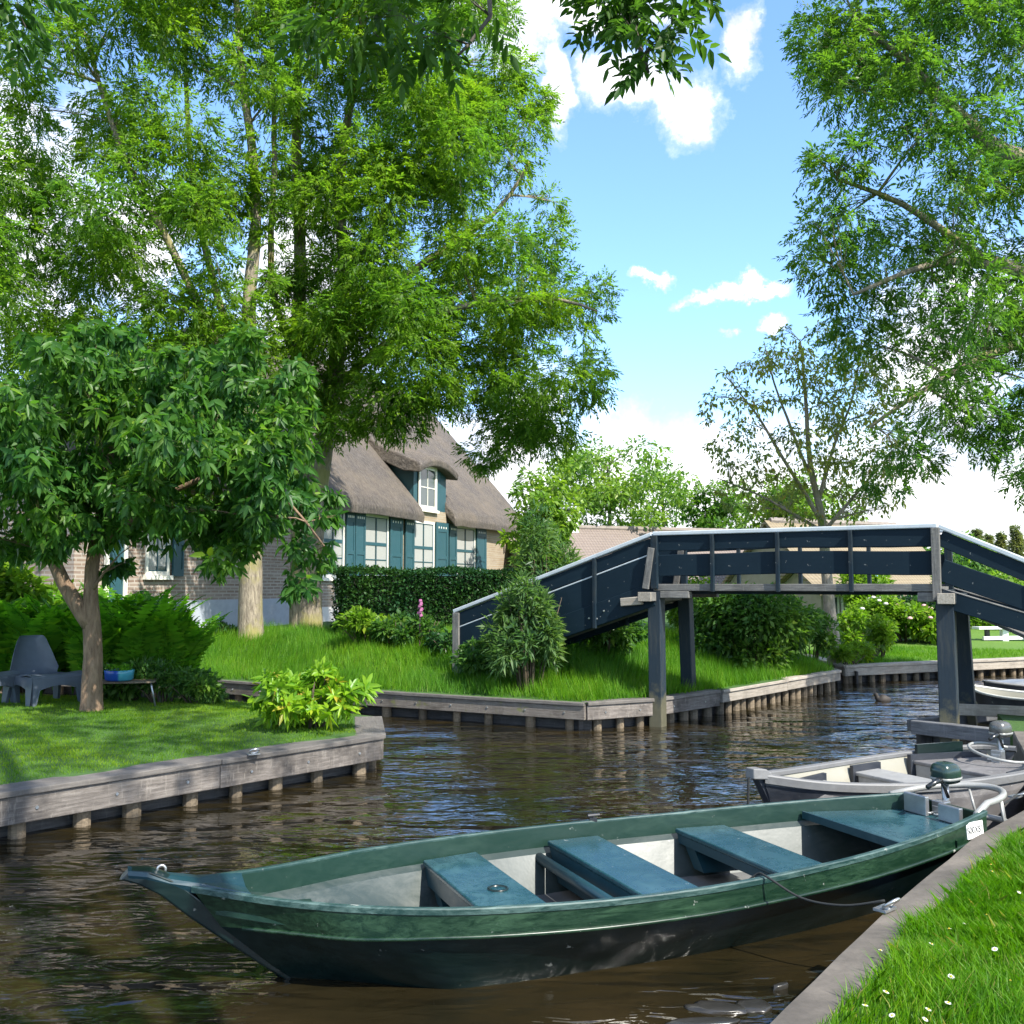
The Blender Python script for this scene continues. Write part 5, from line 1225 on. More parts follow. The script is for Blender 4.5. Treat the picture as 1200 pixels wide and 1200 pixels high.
# two tall ashes on the island, in front of the farmhouse
ISA = Pd(293, 745, 20.5); ISB = Pd(356, 738, 22.6)
gzA = 0.98
def sp(px, py, y, r): p = Pd(px, py, y); return (p.x, p.y, p.z, r)
stA = [[(ISA.x, ISA.y, .80, .34), (ISA.x, ISA.y, 1.15, .26), sp(294, 640, 20.5, .22), sp(297, 500, 20.5, .19), sp(291, 380, 20.5, .15), sp(300, 240, 20.6, .11), sp(285, 90, 20.8, .08), sp(270, -60, 21, .05)],
       [sp(296, 520, 20.5, .12), sp(262, 420, 20.2, .10), sp(205, 300, 19.8, .08), sp(140, 170, 19.4, .06), sp(100, 40, 19.2, .035)],
       [sp(295, 470, 20.5, .10), sp(250, 330, 21, .08), sp(225, 200, 21.3, .06), sp(215, 20, 21.4, .04)]]
stB = [[(ISB.x, ISB.y, .78, .42), (ISB.x, ISB.y, 1.1, .34), sp(354, 640, 22.6, .26), sp(352, 520, 22.6, .20), sp(349, 420, 22.5, .17), sp(352, 300, 22.4, .14), sp(347, 160, 22.3, .11), sp(352, 20, 22.2, .08), sp(356, -150, 22.2, .045)],
       [sp(362, 742, 22.45, .30), sp(366, 640, 22.5, .25), sp(380, 520, 22.5, .22), sp(396, 410, 22.4, .19), sp(404, 330, 22.3, .15), sp(398, 230, 22.2, .12), sp(410, 120, 22.1, .09), sp(430, -20, 22, .06), sp(440, -140, 22, .04)],
       [sp(397, 405, 22.4, .12), sp(440, 350, 22, .10), sp(510, 300, 21.6, .08), sp(580, 250, 21.3, .05), sp(620, 190, 21.2, .03)],
       [sp(388, 460, 22.4, .10), sp(470, 390, 21.3, .08), sp(560, 355, 20.6, .06), sp(650, 350, 20.2, .04), sp(700, 365, 20, .02)],
       [sp(400, 330, 22.3, .10), sp(470, 220, 22.6, .075), sp(520, 110, 22.8, .06), sp(560, -20, 23, .035)],
       [sp(350, 430, 22.5, .09), sp(318, 330, 22, .075), sp(322, 180, 21.6, .06), sp(318, 30, 21.4, .04)]]
polyA = [(-150, -330), (330, -330), (345, -20), (345, 160), (325, 300), (335, 420), (310, 520), (180, 515), (60, 510), (-60, 460), (-160, 300), (-190, 50)]
polyB = [(300, -330), (500, -330), (560, -60), (610, 5), (632, 75), (650, 140), (655, 240), (668, 290), (722, 330), (722, 378), (700, 400), (718, 425), (715, 470), (680, 515), (700, 548), (655, 562), (610, 530), (575, 560), (505, 555), (475, 530), (430, 505), (405, 520), (372, 545), (330, 500), (310, 400), (320, 250), (305, 100)]
tree('ash_tree', 'tall ash with a single straight trunk, left of the forked one, before the farmhouse', 'tree', (ISA.x, ISA.y, gzA), stA, px_clumps(polyA, 20.3, 2.2, 230, .50, 1.0, .53, 3), (M_BARK, M_ASH), 'ash', 122, .25, droop=.3, twigs=5)
tree('ash_tree', 'tall forked ash with two leaning trunks covering the middle of the sky', 'tree', (ISB.x, ISB.y, 1.0), stB, px_clumps(polyB, 21.8, 2.2, 235, .50, 1.0, .53, 4), (M_BARK, M_ASH), 'ash', 118, .25, droop=.3, twigs=5)
# big ash on the right bank
RB = Vector((13.0, 18.3, .8))
stR = [[(13.0, 18.3, .4, .58), (13.0, 18.3, 1.2, .46), (12.8, 18.1, 4.0, .38), (12.3, 17.8, 6.6, .33), sp(1290, 250, 17.41, 0.286), sp(1240, 205, 17.14, 0.247), sp(1175, 180, 16.86, 0.182), sp(1140, 150, 16.73, 0.117), sp(1060, 70, 16.59, 0.065), sp(1000, 20, 16.32, 0.039)],
       [(12.3, 17.8, 6.6, .26), sp(1300, 60, 17.68, 0.208), sp(1260, -120, 17.68, 0.143), sp(1230, -300, 17.68, 0.078)],
       [(12.4, 17.8, 6.0, .16), sp(1230, 330, 17.14, 0.117), sp(1150, 300, 16.73, 0.078), sp(1060, 240, 16.32, 0.052), sp(980, 210, 16.05, 0.026)],
       [(12.5, 17.9, 5.4, .16), sp(1240, 340, 16.86, 0.104), sp(1150, 310, 16.59, 0.078), sp(1090, 310, 16.32, 0.058), sp(1000, 345, 16.05, 0.026)],
       [(12.7, 18.0, 4.8, .14), sp(1230, 410, 17.14, 0.104), sp(1170, 412, 16.86, 0.078), sp(1110, 440, 16.59, 0.052), sp(1020, 500, 16.32, 0.026)]]
polyR = [(900, -120), (893, 10), (905, 50), (896, 100), (950, 110), (962, 140), (948, 180), (930, 215), (925, 250), (932, 292), (912, 335), (900, 350), (935, 380), (952, 405), (960, 450), (985, 485), (975, 545), (1010, 572), (1060, 588), (1085, 560), (1110, 530), (1140, 545), (1165, 580), (1200, 600), (1300, 590), (1420, 420), (1480, 100), (1450, -250), (1200, -380), (980, -280)]
tree('ash_tree', 'wide ash overhanging from the far side of the bridge with its trunk out of frame', 'tree', tuple(RB), stR, px_clumps(polyR, 16.9, 2.2, 215, .46, .90, .60, 6), (M_BARK, M_ASH2), 'ash', 92, .23, droop=.35, twigs=5)
# overhead ash whose lowest sprays hang into the picture
OB = Vector((3.3, -1.3, .5))
stO = [[(3.3, -1.3, .2, .36), (3.3, -1.3, 1.2, .28), (3.2, -1.1, 3.5, .24), (3.0, -.7, 6.2, .20), (2.6, .2, 8.2, .15), (2.0, 1.6, 9.6, .10), (1.2, 3.2, 10.6, .06)],
       [(3.05, -.8, 5.6, .13), (2.4, .8, 6.4, .10), (1.6, 2.4, 6.7, .075), (.9, 3.6, 6.4, .05), (.62, 4.0, 5.6, .025), sp(748, -40, 4.0, .018), sp(742, 40, 3.95, .012), sp(760, 85, 3.9, .006)],
       [(2.4, .8, 6.4, .08), (.9, 1.6, 5.6, .05), (.6, 2.6, 5.0, .025), sp(590, -80, 3.7, .014), sp(578, 20, 3.65, .009), sp(530, 72, 3.6, .004)],
       [(2.9, -.4, 6.6, .09), (.6, .9, 7.0, .06), (-1.5, 2.2, 5.4, .03), sp(30, -80, 3.7, .012), sp(22, -25, 3.65, .006)]]
clO = []
for (px, py, y, q) in ((745, 2, 3.95, .12), (712, -8, 3.95, .10), (780, -4, 3.9, .10), (735, 28, 3.9, .06), (765, 58, 3.9, .045), (785, 30, 3.9, .06), (705, 16, 3.95, .05), (815, -30, 4.0, .09), (740, -60, 4.1, .20)):
    clO.append((np.array(Pd(px, py, y)), q))
for (px, py, y, q) in ((520, 42, 3.6, .09), (470, 18, 3.6, .12), (415, 25, 3.6, .12), (375, 6, 3.7, .09), (555, 4, 3.6, .08), (600, -40, 3.7, .1), (440, -40, 3.7, .15), (12, -2, 3.6, .12), (-10, -40, 3.6, .18)):
    clO.append((np.array(Pd(px, py, y)), q))
gO = np.random.default_rng(21)
offs = []
for i in range(30):
    c = np.array([gO.uniform(-2.0, 3.6), gO.uniform(2.2, 6.6), gO.uniform(7.6, 12.0)])
    if (c[2] - 2.05) / c[1] < .86: continue
    offs.append((c, gO.uniform(.5, .95)))
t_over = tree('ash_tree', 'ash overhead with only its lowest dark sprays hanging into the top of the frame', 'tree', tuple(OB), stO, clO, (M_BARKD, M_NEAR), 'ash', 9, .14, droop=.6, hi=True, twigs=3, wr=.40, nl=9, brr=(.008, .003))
# its upper crown, out of frame
P, D = [], []
for c, q in offs:
    n_ = 30; o = rdir(n_); P.append(c + o * q * rng.random(n_)[:, None] ** .45); D.append(nrm(o + rng.normal(size=(n_, 3)) * .5 + np.array([0, 0, -.3])))
P = np.concatenate(P); D = np.concatenate(D); V, F = compound(P, D, nrm(rng.normal(size=P.shape) * .4 + np.array([0, 0, 1.0])), np.full(len(P), .27), 9)
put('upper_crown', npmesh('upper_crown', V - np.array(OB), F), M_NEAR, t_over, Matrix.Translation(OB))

# broad-leaved tree on the lawn
LB = Pd(107, 832, 12.8); lz = float(h_lawn(np.array([[LB.x, LB.y]]))[0])
stL = [[(LB.x, LB.y, lz - .1, .17), (LB.x, LB.y, lz + .12, .138), sp(108, 770, 12.8, .118), sp(106, 722, 12.8, .115), sp(107, 690, 12.8, .085), sp(112, 640, 12.8, .085), sp(125, 560, 12.9, .06), sp(140, 480, 13, .035)],
       [sp(106, 735, 12.8, .11), sp(88, 705, 12.75, .10), sp(62, 655, 12.7, .085), sp(45, 590, 12.6, .06), sp(30, 500, 12.6, .035)],
       [sp(112, 645, 12.8, .05), sp(180, 590, 12.4, .04), sp(260, 555, 12.1, .03), sp(330, 580, 11.9, .02), sp(380, 640, 11.8, .01)],
       [sp(110, 690, 12.75, .022), sp(122, 672, 12.7, .016), sp(140, 650, 12.6, .008)]]
polyL = [(-190, 480), (-120, 385), (0, 372), (60, 392), (130, 378), (200, 398), (270, 372), (330, 400), (380, 440), (372, 500), (400, 560), (395, 640), (408, 672), (345, 700), (300, 655), (255, 690), (215, 650), (180, 700), (130, 690), (90, 645), (30, 665), (-60, 640), (-150, 620), (-200, 560)]
tree('broadleaf_tree', 'low tree with large drooping dark leaves beside the grey chairs', 'tree', (LB.x, LB.y, lz), stL, px_clumps(polyL, 12.6, 1.9, 150, .26, .58, .56, 8), (M_BARKB, M_DROOP), 'whorl', 26, .165, droop=.5, hi=True, twigs=5, wr=.38, nl=6, brr=(.02, .006))
# sparse tree beyond the bridge
SB = Pd(978, 770, 21.5)
stS = [[(SB.x, SB.y, .25, .21), (SB.x, SB.y, .6, .15), sp(971, 700, 21.5, 0.122), sp(966, 640, 21.5, 0.108), sp(962, 600, 21.5, 0.086), sp(952, 560, 21.5, 0.065), sp(945, 480, 21.5, 0.043), sp(938, 400, 21.5, 0.014)],
       [sp(962, 610, 21.5, 0.058), sp(920, 540, 21.3, 0.036), sp(890, 490, 21.2, 0.025), sp(850, 440, 21, 0.009)],
       [sp(958, 590, 21.5, 0.058), sp(975, 530, 21.6, 0.036), sp(1000, 460, 21.7, 0.022), sp(1010, 400, 21.8, 0.009)],
       [sp(955, 570, 21.5, 0.043), sp(915, 470, 21.8, 0.025), sp(895, 400, 22, 0.009)],
       [sp(964, 625, 21.5, 0.050), sp(1010, 570, 21.2, 0.029), sp(1045, 530, 21, 0.014)],
       [sp(963, 622, 21.5, 0.043), sp(900, 585, 21.6, 0.025), sp(840, 560, 21.6, 0.009)]]
polyS = [(880, 395), (940, 372), (1010, 378), (1050, 420), (1065, 520), (1060, 600), (990, 625), (900, 620), (850, 600), (830, 545), (820, 470), (845, 425)]
tree('sparse_tree', 'thin-leaved tree with bare twigs standing behind the bridge', 'tree', (SB.x, SB.y, .5), stS, px_clumps(polyS, 21.5, 1.7, 150, .24, .44, .62, 9), (M_BARKG, M_SPARSE), 'leaf', 34, .115, droop=.5, twigs=9, wr=.5, brr=(.017, .005))
# background trees
def back_tree(px, py, y, rx, rz, label, seed, mat=None, n=40, per=95, L=.26, trunk=.12):
    c = Pd(px, py, y); g0 = .8; g = np.random.default_rng(seed); cl = []
    for i in range(n):
        d = g.normal(size=3); d /= np.linalg.norm(d); q = g.random() ** .45
        cl.append((np.array([c.x, c.y, c.z]) + d * q * np.array([rx, rx, rz]), g.uniform(.24, .36) * min(rx, rz) + .1))
    zt = max(1.6, c.z - rz * .5)
    st = [[(c.x, c.y, g0 - .2, trunk * 1.3), (c.x, c.y, g0 + .3, trunk), (c.x + .1, c.y, zt, trunk * .8), (c.x, c.y, c.z + rz * .55, trunk * .25)]]
    return tree('background_tree', label, 'tree', (c.x, c.y, g0), st, cl, (M_BARKD, mat or M_BACK), 'leaf', per, L, group='trees behind the houses', twigs=3, wr=.5)
back_tree(712, 578, 47, 3.9, 2.5, 'sunlit light green tree rising behind the white chimney', 31, n=60, per=110)
back_tree(636, 612, 36, 1.25, 2.0, 'light green tree at the end of the thatched farmhouse', 32, n=34)
back_tree(775, 590, 52, 2.2, 2.0, 'smaller thin green tree beside the one behind the chimney', 33, M_ASH2, n=24, per=60)
back_tree(838, 600, 50, 1.6, 1.5, 'round green tree left of the thin-leaved tree', 34, M_ASH2, n=26)
back_tree(925, 600, 40, 2.5, 1.6, 'broad light green tree directly behind the thin-leaved tree', 35, n=40)
back_tree(1030, 655, 46, 2.6, 1.5, 'bushy light green tree behind the straw coloured roof', 36, n=36)
back_tree(1128, 645, 50, 1.6, 1.5, 'small bright green tree behind the right bend of the bridge', 37, n=24)
back_tree(1120, 675, 44, 2.0, 1.2, 'low leafy tree seen through the right rail', 38, M_BUSH, n=26)
back_tree(590, 660, 45, 2.2, 2.0, 'green tree hidden behind the farmhouse gable', 39, n=28)
def pine(px, top, y, label, seed):
    t = Pd(px, top, y); g = np.random.default_rng(seed); g0 = .8
    r = root('pine_tree', (t.x, t.y, g0), label, 'tree', group='conifers on the skyline')
    m2 = MB(); m2.tube([(t.x, t.y, g0 - .2), (t.x, t.y, t.z)], [.16, .02], 8); m2.build('trunk', M_BARKD, r, smooth=True)
    P, D = [], []; H = t.z - 1.8
    for k in range(46):
        f = (k + .5) / 46; z = t.z - H * f; rad = (.14 + .36 * H * .55 * f) * g.uniform(.7, 1.15)
        for a in range(int(5 + 7 * f)):
            an = g.uniform(0, 6.283); n_ = 14; q = g.random(n_)
            o = np.array([math.cos(an), math.sin(an), -.28 + .5 * (1 - f)]); P.append(np.array([t.x, t.y, z]) + o * (q * rad)[:, None] + g.normal(size=(n_, 3)) * .05); D.append(nrm(o + g.normal(size=(n_, 3)) * .5))
    P = np.concatenate(P); D = np.concatenate(D); V, F = leafgeo(P, D, nrm(g.normal(size=P.shape) + np.array([0, 0, 1.])), np.full(len(P), .32), np.full(len(P), .09))
    put('crown', npmesh('crown', V - np.array([t.x, t.y, g0]), F), M_PINE, r, Matrix.Translation((t.x, t.y, g0)))
pine(1145, 622, 70, 'small conifer nearest the bend of the bridge rail on the skyline', 1); pine(1158, 628, 72, 'short conifer in the middle of the skyline row', 2); pine(1173, 626, 70, 'conifer left of the tallest one on the skyline', 3); pine(1190, 618, 68, 'tallest conifer on the skyline at the right edge', 4)
pine(1215, 630, 70, 'conifer at the very end of the skyline row', 5)
# ------------------------------------------------------------------ shrubs, hedges, ferns
def hz(hf, x, y): return float(hf(np.array([[x, y]]))[0])
def shrub(name, label, loc, rx, ry, rz, mat, n, L, wr=.45, style='leaf', group=None, cat='shrub', stems=9, droop=.2, seed=1, lumps=9, nl=6, low=.1, twigout=.0, hi=False, flowers=None):
    g = np.random.default_rng(seed); x, y, z = loc
    r = root(name, loc, label, cat, group=group)
    m2 = MB()
    for i in range(stems):
        an = g.uniform(0, 6.283); q = g.uniform(.3, .95); e = Vector((x + rx * q * math.cos(an), y + ry * q * math.sin(an), z + rz * g.uniform(.9, 1.7)))
        b0 = Vector((x + rx * .15 * math.cos(an), y + ry * .15 * math.sin(an), z - .08)); md = (b0 + e) / 2 + Vector((0, 0, .12 * rz))
        m2.tube([b0, md, e], [.018 + .008 * rz, .012, .004], 5)
    m2.build('stems', M_TWIG, r, smooth=True)
    # lumps of leaves on an uneven dome
    P, D = [], []
    ctr = []
    for i in range(lumps):
        d = g.normal(size=3); d[2] = abs(d[2]) * .9 - (.25 if i % 3 else 1.1); d /= np.linalg.norm(d); q = g.uniform(.45, .85)
        ctr.append((np.array([x, y, z + rz]) + d * q * np.array([rx, ry, rz]) * (1.0 if lumps < 30 else g.uniform(.8, 1.25)), g.uniform(.30, .52) if lumps < 30 else g.uniform(.16, .36)))
    per = n // lumps
    for c, q in ctr:
        d = nrm(g.normal(size=(per, 3))); rad = g.random(per)[:, None] ** .38 * q
        P.append(c + d * rad * np.array([rx, ry, rz])); D.append(nrm(d * .8 + g.normal(size=(per, 3)) * .5 + np.array([0, 0, .25 - droop])))
    P = np.concatenate(P); D = np.concatenate(D); k = P[:, 2] > z - .02; P, D = P[k], D[k]
    U = nrm(g.normal(size=P.shape) * .5 + np.array([0, 0, 1.0])); LL = L * g.uniform(.65, 1.3, len(P))
    if style == 'whorl':
        BB, DD, UU, L2 = [], [], [], []
        for j in range(nl):
            an = 2 * math.pi * j / nl; s1 = nrm(np.cross(D, U)); s2 = np.cross(s1, D)
            BB.append(P); DD.append(nrm(D * .5 + s1 * math.cos(an) + s2 * math.sin(an) + g.normal(size=P.shape) * .18)); UU.append(nrm(D + g.normal(size=P.shape) * .2)); L2.append(LL * g.uniform(.8, 1.1, len(P)))
        P, D, U, LL = map(np.concatenate, (BB, DD, UU, L2))
    V, F = leafgeo(P, D, U, LL, LL * wr, hi, .18)
    put('foliage', npmesh('foliage', V - np.array(loc), F), mat, r, Matrix.Translation(loc))
    if flowers:
        fm, fn, fs = flowers; m2 = MB()
        for i in range(fn):
            an = g.uniform(0, 6.283); el = g.uniform(.1, 1.3); c = Vector((x + rx * 1.02 * math.cos(an) * math.cos(el), y + ry * 1.02 * math.sin(an) * math.cos(el), z + rz + rz * 1.02 * math.sin(el)))
            f_ = m2.lathe([(0, -fs * .4), (fs * .9, -fs * .1), (fs, fs * .15), (fs * .6, fs * .6), (0, fs * .75)], c, 7)
        m2.build('blossoms', fm, r, smooth=True)
    return r
def at(px, py, y, hf): p = Pd(px, py, y); return (p.x, p.y, hz(hf, p.x, p.y))
# clipped hedge before the farmhouse
def hedge():
    a, b_ = Vector((-3.35, 19.7, 0)), Vector((.75, 21.6, 0)); d = (b_ - a).normalized(); n = Vector((-d.y, d.x, 0)); L = (b_ - a).length; H0, H1, T = .95, 2.34, .8
    r = root('hedge', (a.x, a.y, H0), 'clipped dark green hedge below the farmhouse windows', 'hedge')
    m2 = MB(); q = [a + n * .1, b_ + n * .1, b_ + n * (T - .1), a + n * (T - .1)]; q = [v + d * (.08 if i in (0, 3) else -.08) for i, v in enumerate(q)]
    m2.hexa([v + Vector((0, 0, H0 - .1)) for v in q], [v + Vector((0, 0, H1 - .09)) for v in q]); m2.build('branches', plain('hedge_inside', (.012, .020, .008), .95), r)
    n_ = 16000; u = rng.random(n_) * L; face = rng.random(n_); w = np.where(face < .62, rng.normal(size=n_) * .035, np.where(face < .9, rng.random(n_) * T, T)); z = np.where((face >= .62) & (face < .9), H1 + rng.normal(size=n_) * .03, H0 + (H1 - H0) * rng.random(n_))
    endm = rng.random(n_) < .08; u = np.where(endm, rng.normal(size=n_) * .04, u); w = np.where(endm, rng.random(n_) * T, w)
    w = w + .04 * np.sin(u * 2.1) * np.sin(z * 3); z = z + np.where(z > H1 - .1, .03 * np.sin(u * 3.3), 0)
    P = np.array(a)[None] * [1, 1, 0] + np.array(d)[None] * u[:, None] + np.array(n)[None] * w[:, None]; P[:, 2] = z
    D = nrm(-np.array(n)[None] * .7 + rng.normal(size=P.shape) * .6 + np.array([0, 0, .35])); V, F = leafgeo(P, D, nrm(rng.normal(size=P.shape) * .5 + np.array([0, 0, 1.])), .085 * rng.uniform(.7, 1.3, n_), .05 * rng.uniform(.7, 1.2, n_))
    put('foliage', npmesh('foliage', V - np.array([a.x, a.y, H0]), F), M_HEDGE, r, Matrix.Translation((a.x, a.y, H0)))
hedge()
shrub('shrub', 'bright green leafy bush at the left foot of the dark hedge', at(428, 740, 18.6, h_isl), .60, .5, .36, M_FRESH, 1500, .13, seed=41, lumps=10)
shrub('shrub', 'small green bush left of the pink flower below the hedge', at(463, 744, 18.3, h_isl), .42, .4, .30, M_BUSH, 900, .12, seed=42)
shrub('flowering_plant', 'leafy plant with a pink flower spike below the hedge', at(495, 748, 18.0, h_isl), .48, .4, .30, M_BUSH, 1000, .12, cat='plant', seed=43)
fl = at(492, 735, 17.9, h_isl); m2 = MB()
for i in range(12): m2.lathe([(0, -.03), (.035, -.02), (.025, .02), (0, .02)], Vector((fl[0] + random.uniform(-.03, .03), fl[1] + random.uniform(-.03, .03), fl[2] + .62 + i * .025)), 6)
m2.tube([(fl[0], fl[1], fl[2]), (fl[0], fl[1], fl[2] + .9)], .008, 5)
tag(m2.build('flower_spike', plain('pink_petal', (.30, .09, .20), .6)), 'tall pink flower spike in front of the dark hedge', 'flower')
shrub('shrub', 'leafy weeds growing up against the end of the bridge ramp', at(566, 768, 15.7, h_isl), .46, .3, .36, M_BUSH, 1500, .11, .35, seed=91, lumps=9)
shrub('shrub', 'low dark bush beside the foot of the left bridge ramp', at(528, 752, 17.4, h_isl), .42, .4, .22, M_HEDGE, 800, .11, seed=44)
shrub('willow_shrub', 'grey green willow bush with narrow leaves hiding the bridge ramp', tuple(Vector(at(620, 778, 15.0, h_isl)) - Vector((0, 0, .30))), .54, .45, 1.16, M_WILLOW, 6800, .16, .19, stems=20, seed=45, lumps=36, droop=.1, low=.0)
shrub('willow_shrub', 'taller thin willow growing up behind the bridge ramp', at(640, 740, 19.0, h_isl), .62, .55, 1.25, M_WILLOW, 5200, .18, .2, stems=16, seed=46, lumps=22, droop=.1)
shrub('shrub', 'dark leafy bush in the shade under the left bridge ramp', at(712, 775, 16.9, h_isl), .62, .55, .40, M_BUSH, 2400, .12, .4, seed=47, lumps=12)
shrub('shrub', 'big dense dark green bush seen under the middle of the bridge', at(880, 785, 18.6, h_isl), 1.28, 1.0, .78, M_BUSH, 11000, .13, .45, seed=48, lumps=26, stems=14)
shrub('shrub', 'yellow green bush growing behind the far bridge leg', at(806, 760, 20.5, h_isl), .5, .5, .75, M_FRESH, 1800, .14, seed=49, lumps=12)
shrub('shrub', 'dark bush deep behind the bridge legs', at(835, 745, 22, h_isl), .9, .7, .55, M_BUSH, 2600, .14, seed=50, lumps=12)
shrub('shrub', 'leafy green bush to the left of the pale leaning trunk', at(950, 770, 20.6, h_isl), .55, .5, .62, M_BUSH, 2200, .13, seed=51, lumps=10)
shrub('shrub', 'loose bright bush right beside the pale leaning trunk', at(1003, 752, 24.5, h_far), .50, .5, .50, M_FRESH, 1500, .15, seed=52, lumps=9)
shrub('shrub', 'upright yellow green shrub standing alone before the hydrangeas', at(1031, 768, 22.6, h_far), .36, .36, .50, M_FRESH, 1700, .13, seed=53, lumps=10)
PINKF = plain('hydrangea_pink', (.62, .34, .36), .7, var=.3)
WHF = plain('hydrangea_white', (.68, .66, .58), .7, var=.2)
shrub('hydrangea', 'rounded hydrangea bush with white flowers behind the lawn', at(1027, 742, 26.5, h_far), .80, .7, .62, M_FRESH, 3000, .17, seed=54, lumps=14, cat='shrub', flowers=(WHF, 16, .07))
shrub('hydrangea', 'wide hydrangea bush with pinkish flowers at the lawn edge', at(1062, 744, 26.3, h_far), .95, .7, .50, M_FRESH, 3200, .17, seed=55, lumps=14, cat='shrub', flowers=(PINKF, 18, .075))
shrub('hydrangea', 'last low hydrangea bush before the right bridge legs', at(1096, 746, 26.0, h_far), .70, .6, .42, M_FRESH, 2200, .17, seed=56, lumps=10, cat='shrub', flowers=(PINKF, 8, .07))
shrub('shrub', 'dark green bush before the roof with the skylight', at(1085, 735, 31, h_far), 1.3, .8, .55, M_HEDGE, 2400, .2, seed=57, lumps=12)
shrub('shrub', 'tall light bush at the corner of the straw roofed house', at(1022, 735, 30, h_far), .8, .7, 1.15, M_FRESH, 2600, .2, seed=58, lumps=14)
shrub('shrub', 'tangled grassy bank plant at the foot of the pale trunk', at(995, 778, 20.95, h_far), .38, .22, .20, M_FRESH, 900, .14, .2, seed=59, lumps=6)
shrub('shrub', 'low leafy plants along the bank left of the lone shrub', at(1012, 775, 21.6, h_far), .42, .3, .22, M_FRESH, 1000, .13, .3, seed=60, lumps=7)
for i, (px, py, y, w, h, lab) in enumerate(((1125, 715, 34, 1.1, 1.2, 'round dark bush behind the right bridge leg'), (1160, 712, 40, 1.5, 1.1, 'bright bush above the white bench rail'), (1195, 718, 44, 1.6, 1.0, 'bushy green mass at the right edge above the white rail'), (1110, 700, 48, 1.8, 1.6, 'leafy bush under the right rail of the bridge'))):
    shrub('shrub', lab, at(px, py, y, h_far), w, w * .8, h * .8, M_BUSH if i % 2 == 0 else M_BACK, 2200, .24, seed=61 + i, lumps=12)
# flat-topped hedge by the white rail
def far_hedge():
    p = Pd(1128, 735, 30); q_ = Pd(1150, 735, 31); loc = (p.x, p.y, hz(h_far, p.x, p.y)); r = root('hedge', loc, 'low clipped light green hedge beside the white rail', 'hedge')
    w = (q_.x - p.x) + .5; m2 = MB(); m2.box((p.x + w / 2, p.y + .4, loc[2] + .42), (w - .1, .6, .8)); m2.build('branches', plain('far_hedge_inside', (.03, .05, .01), .95), r)
    n_ = 2600; P = np.stack([p.x + rng.random(n_) * w, p.y + .1 + rng.normal(size=n_) * .03, loc[2] + rng.random(n_) * .88], 1); t = rng.random(n_) < .25; P[t, 1] = p.y + .1 + rng.random(t.sum()) * .6; P[t, 2] = loc[2] + .86
    V, F = leafgeo(P, nrm(rng.normal(size=P.shape) + np.array([0, -.6, .3])), nrm(rng.normal(size=P.shape) * .5 + np.array([0, 0, 1.])), .11 * rng.uniform(.7, 1.3, n_), np.full(n_, .06)); put('foliage', npmesh('foliage', V - np.array(loc), F), M_FRESH, r, Matrix.Translation(loc))
far_hedge()
# white rail with posts
def white_rail():
    a, b_ = Pd(1143, 736, 27.0), Pd(1215, 737, 27.6); g0 = hz(h_far, a.x, a.y)
    r = root('white_rail', (a.x, a.y, g0), 'white painted rail with thick posts on the far lawn', 'fence')
    beam('rail', (a.x, a.y, a.z), (b_.x, b_.y, a.z - .01), .28, .07, M_WHITE, r)
    c, e = Pd(1152, 748, 27.1), Pd(1215, 748, 27.6); beam('rail', (c.x, c.y, c.z), (e.x, e.y, c.z), .07, .10, M_WHITE, r)
    for px, m, w in ((1179, M_WHITE, .17), (1159, M_QUAYD, .11), (1212, M_WHITE, .17)):
        p = Pd(px, 748, 27.25); beam('post', (p.x, p.y + .1, g0 - .15), (p.x, p.y + .1, a.z - .036), w, w, m, r)
white_rail()
# dark cabin cruiser beyond the rail is only a dark boarded shed front
p = Pd(1198, 742, 31.0)
r = root('boat_shed', (p.x, p.y, .6), 'low dark boarded shed behind the white rail', 'shed')
beam('wall', (p.x - .5, p.y + .8, 1.0), (p.x + 4, p.y + .8, 1.0), 1.4, .9, M_QUAYD, r); beam('roof', (p.x - .7, p.y + .8, 1.52), (p.x + 4.2, p.y + .8, 1.52), 1.8, .08, M_DOCK, r)
# laurel and lush shrubs at the far left behind the chairs
shrub('laurel_shrub', 'tall glossy laurel bush at the left edge behind the ferns', (-9.6, 16.2, .42), 1.9, .9, 1.35, M_BUSH, 6500, .22, .38, seed=71, lumps=24, stems=14)
shrub('laurel_shrub', 'light green laurel bush between the lawn tree and the left edge', (-7.7, 15.9, .42), 1.1, .7, .95, M_FRESH, 2600, .22, .38, seed=72, lumps=14)
shrub('shrub', 'feathery low shrub to the right of the blue bowl', at(190, 818, 13.9, h_lawn), .62, .45, .28, M_BUSH, 2600, .10, .3, seed=73, lumps=12)
shrub('shrub', 'small leafy ground shrub on the edge of the side channel', at(232, 820, 13.7, h_lawn), .45, .35, .18, M_BUSH, 1500, .10, .35, seed=74, lumps=8)
shrub('shrub', 'leafy undergrowth shrub directly behind the blue bowl', at(150, 812, 14.2, h_lawn), .5, .4, .28, M_BUSH, 1500, .11, .4, seed=75, lumps=8)
shrub('shrub', 'dark shrub below the grey blue plinth of the farmhouse', at(258, 738, 21.0, h_isl), .45, .3, .16, M_HEDGE, 500, .12, .3, seed=76, lumps=6)
# rhododendron on the near lawn corner
RH = Pd(362, 852, 11.35)
shrub('rhododendron', 'yellow green rhododendron with leaf rosettes on the lawn corner', (RH.x, RH.y, .43), .62, .50, .38, M_RHODO, 330, .17, .30, 'whorl', stems=14, seed=77, lumps=15, nl=8, hi=True, droop=.05)
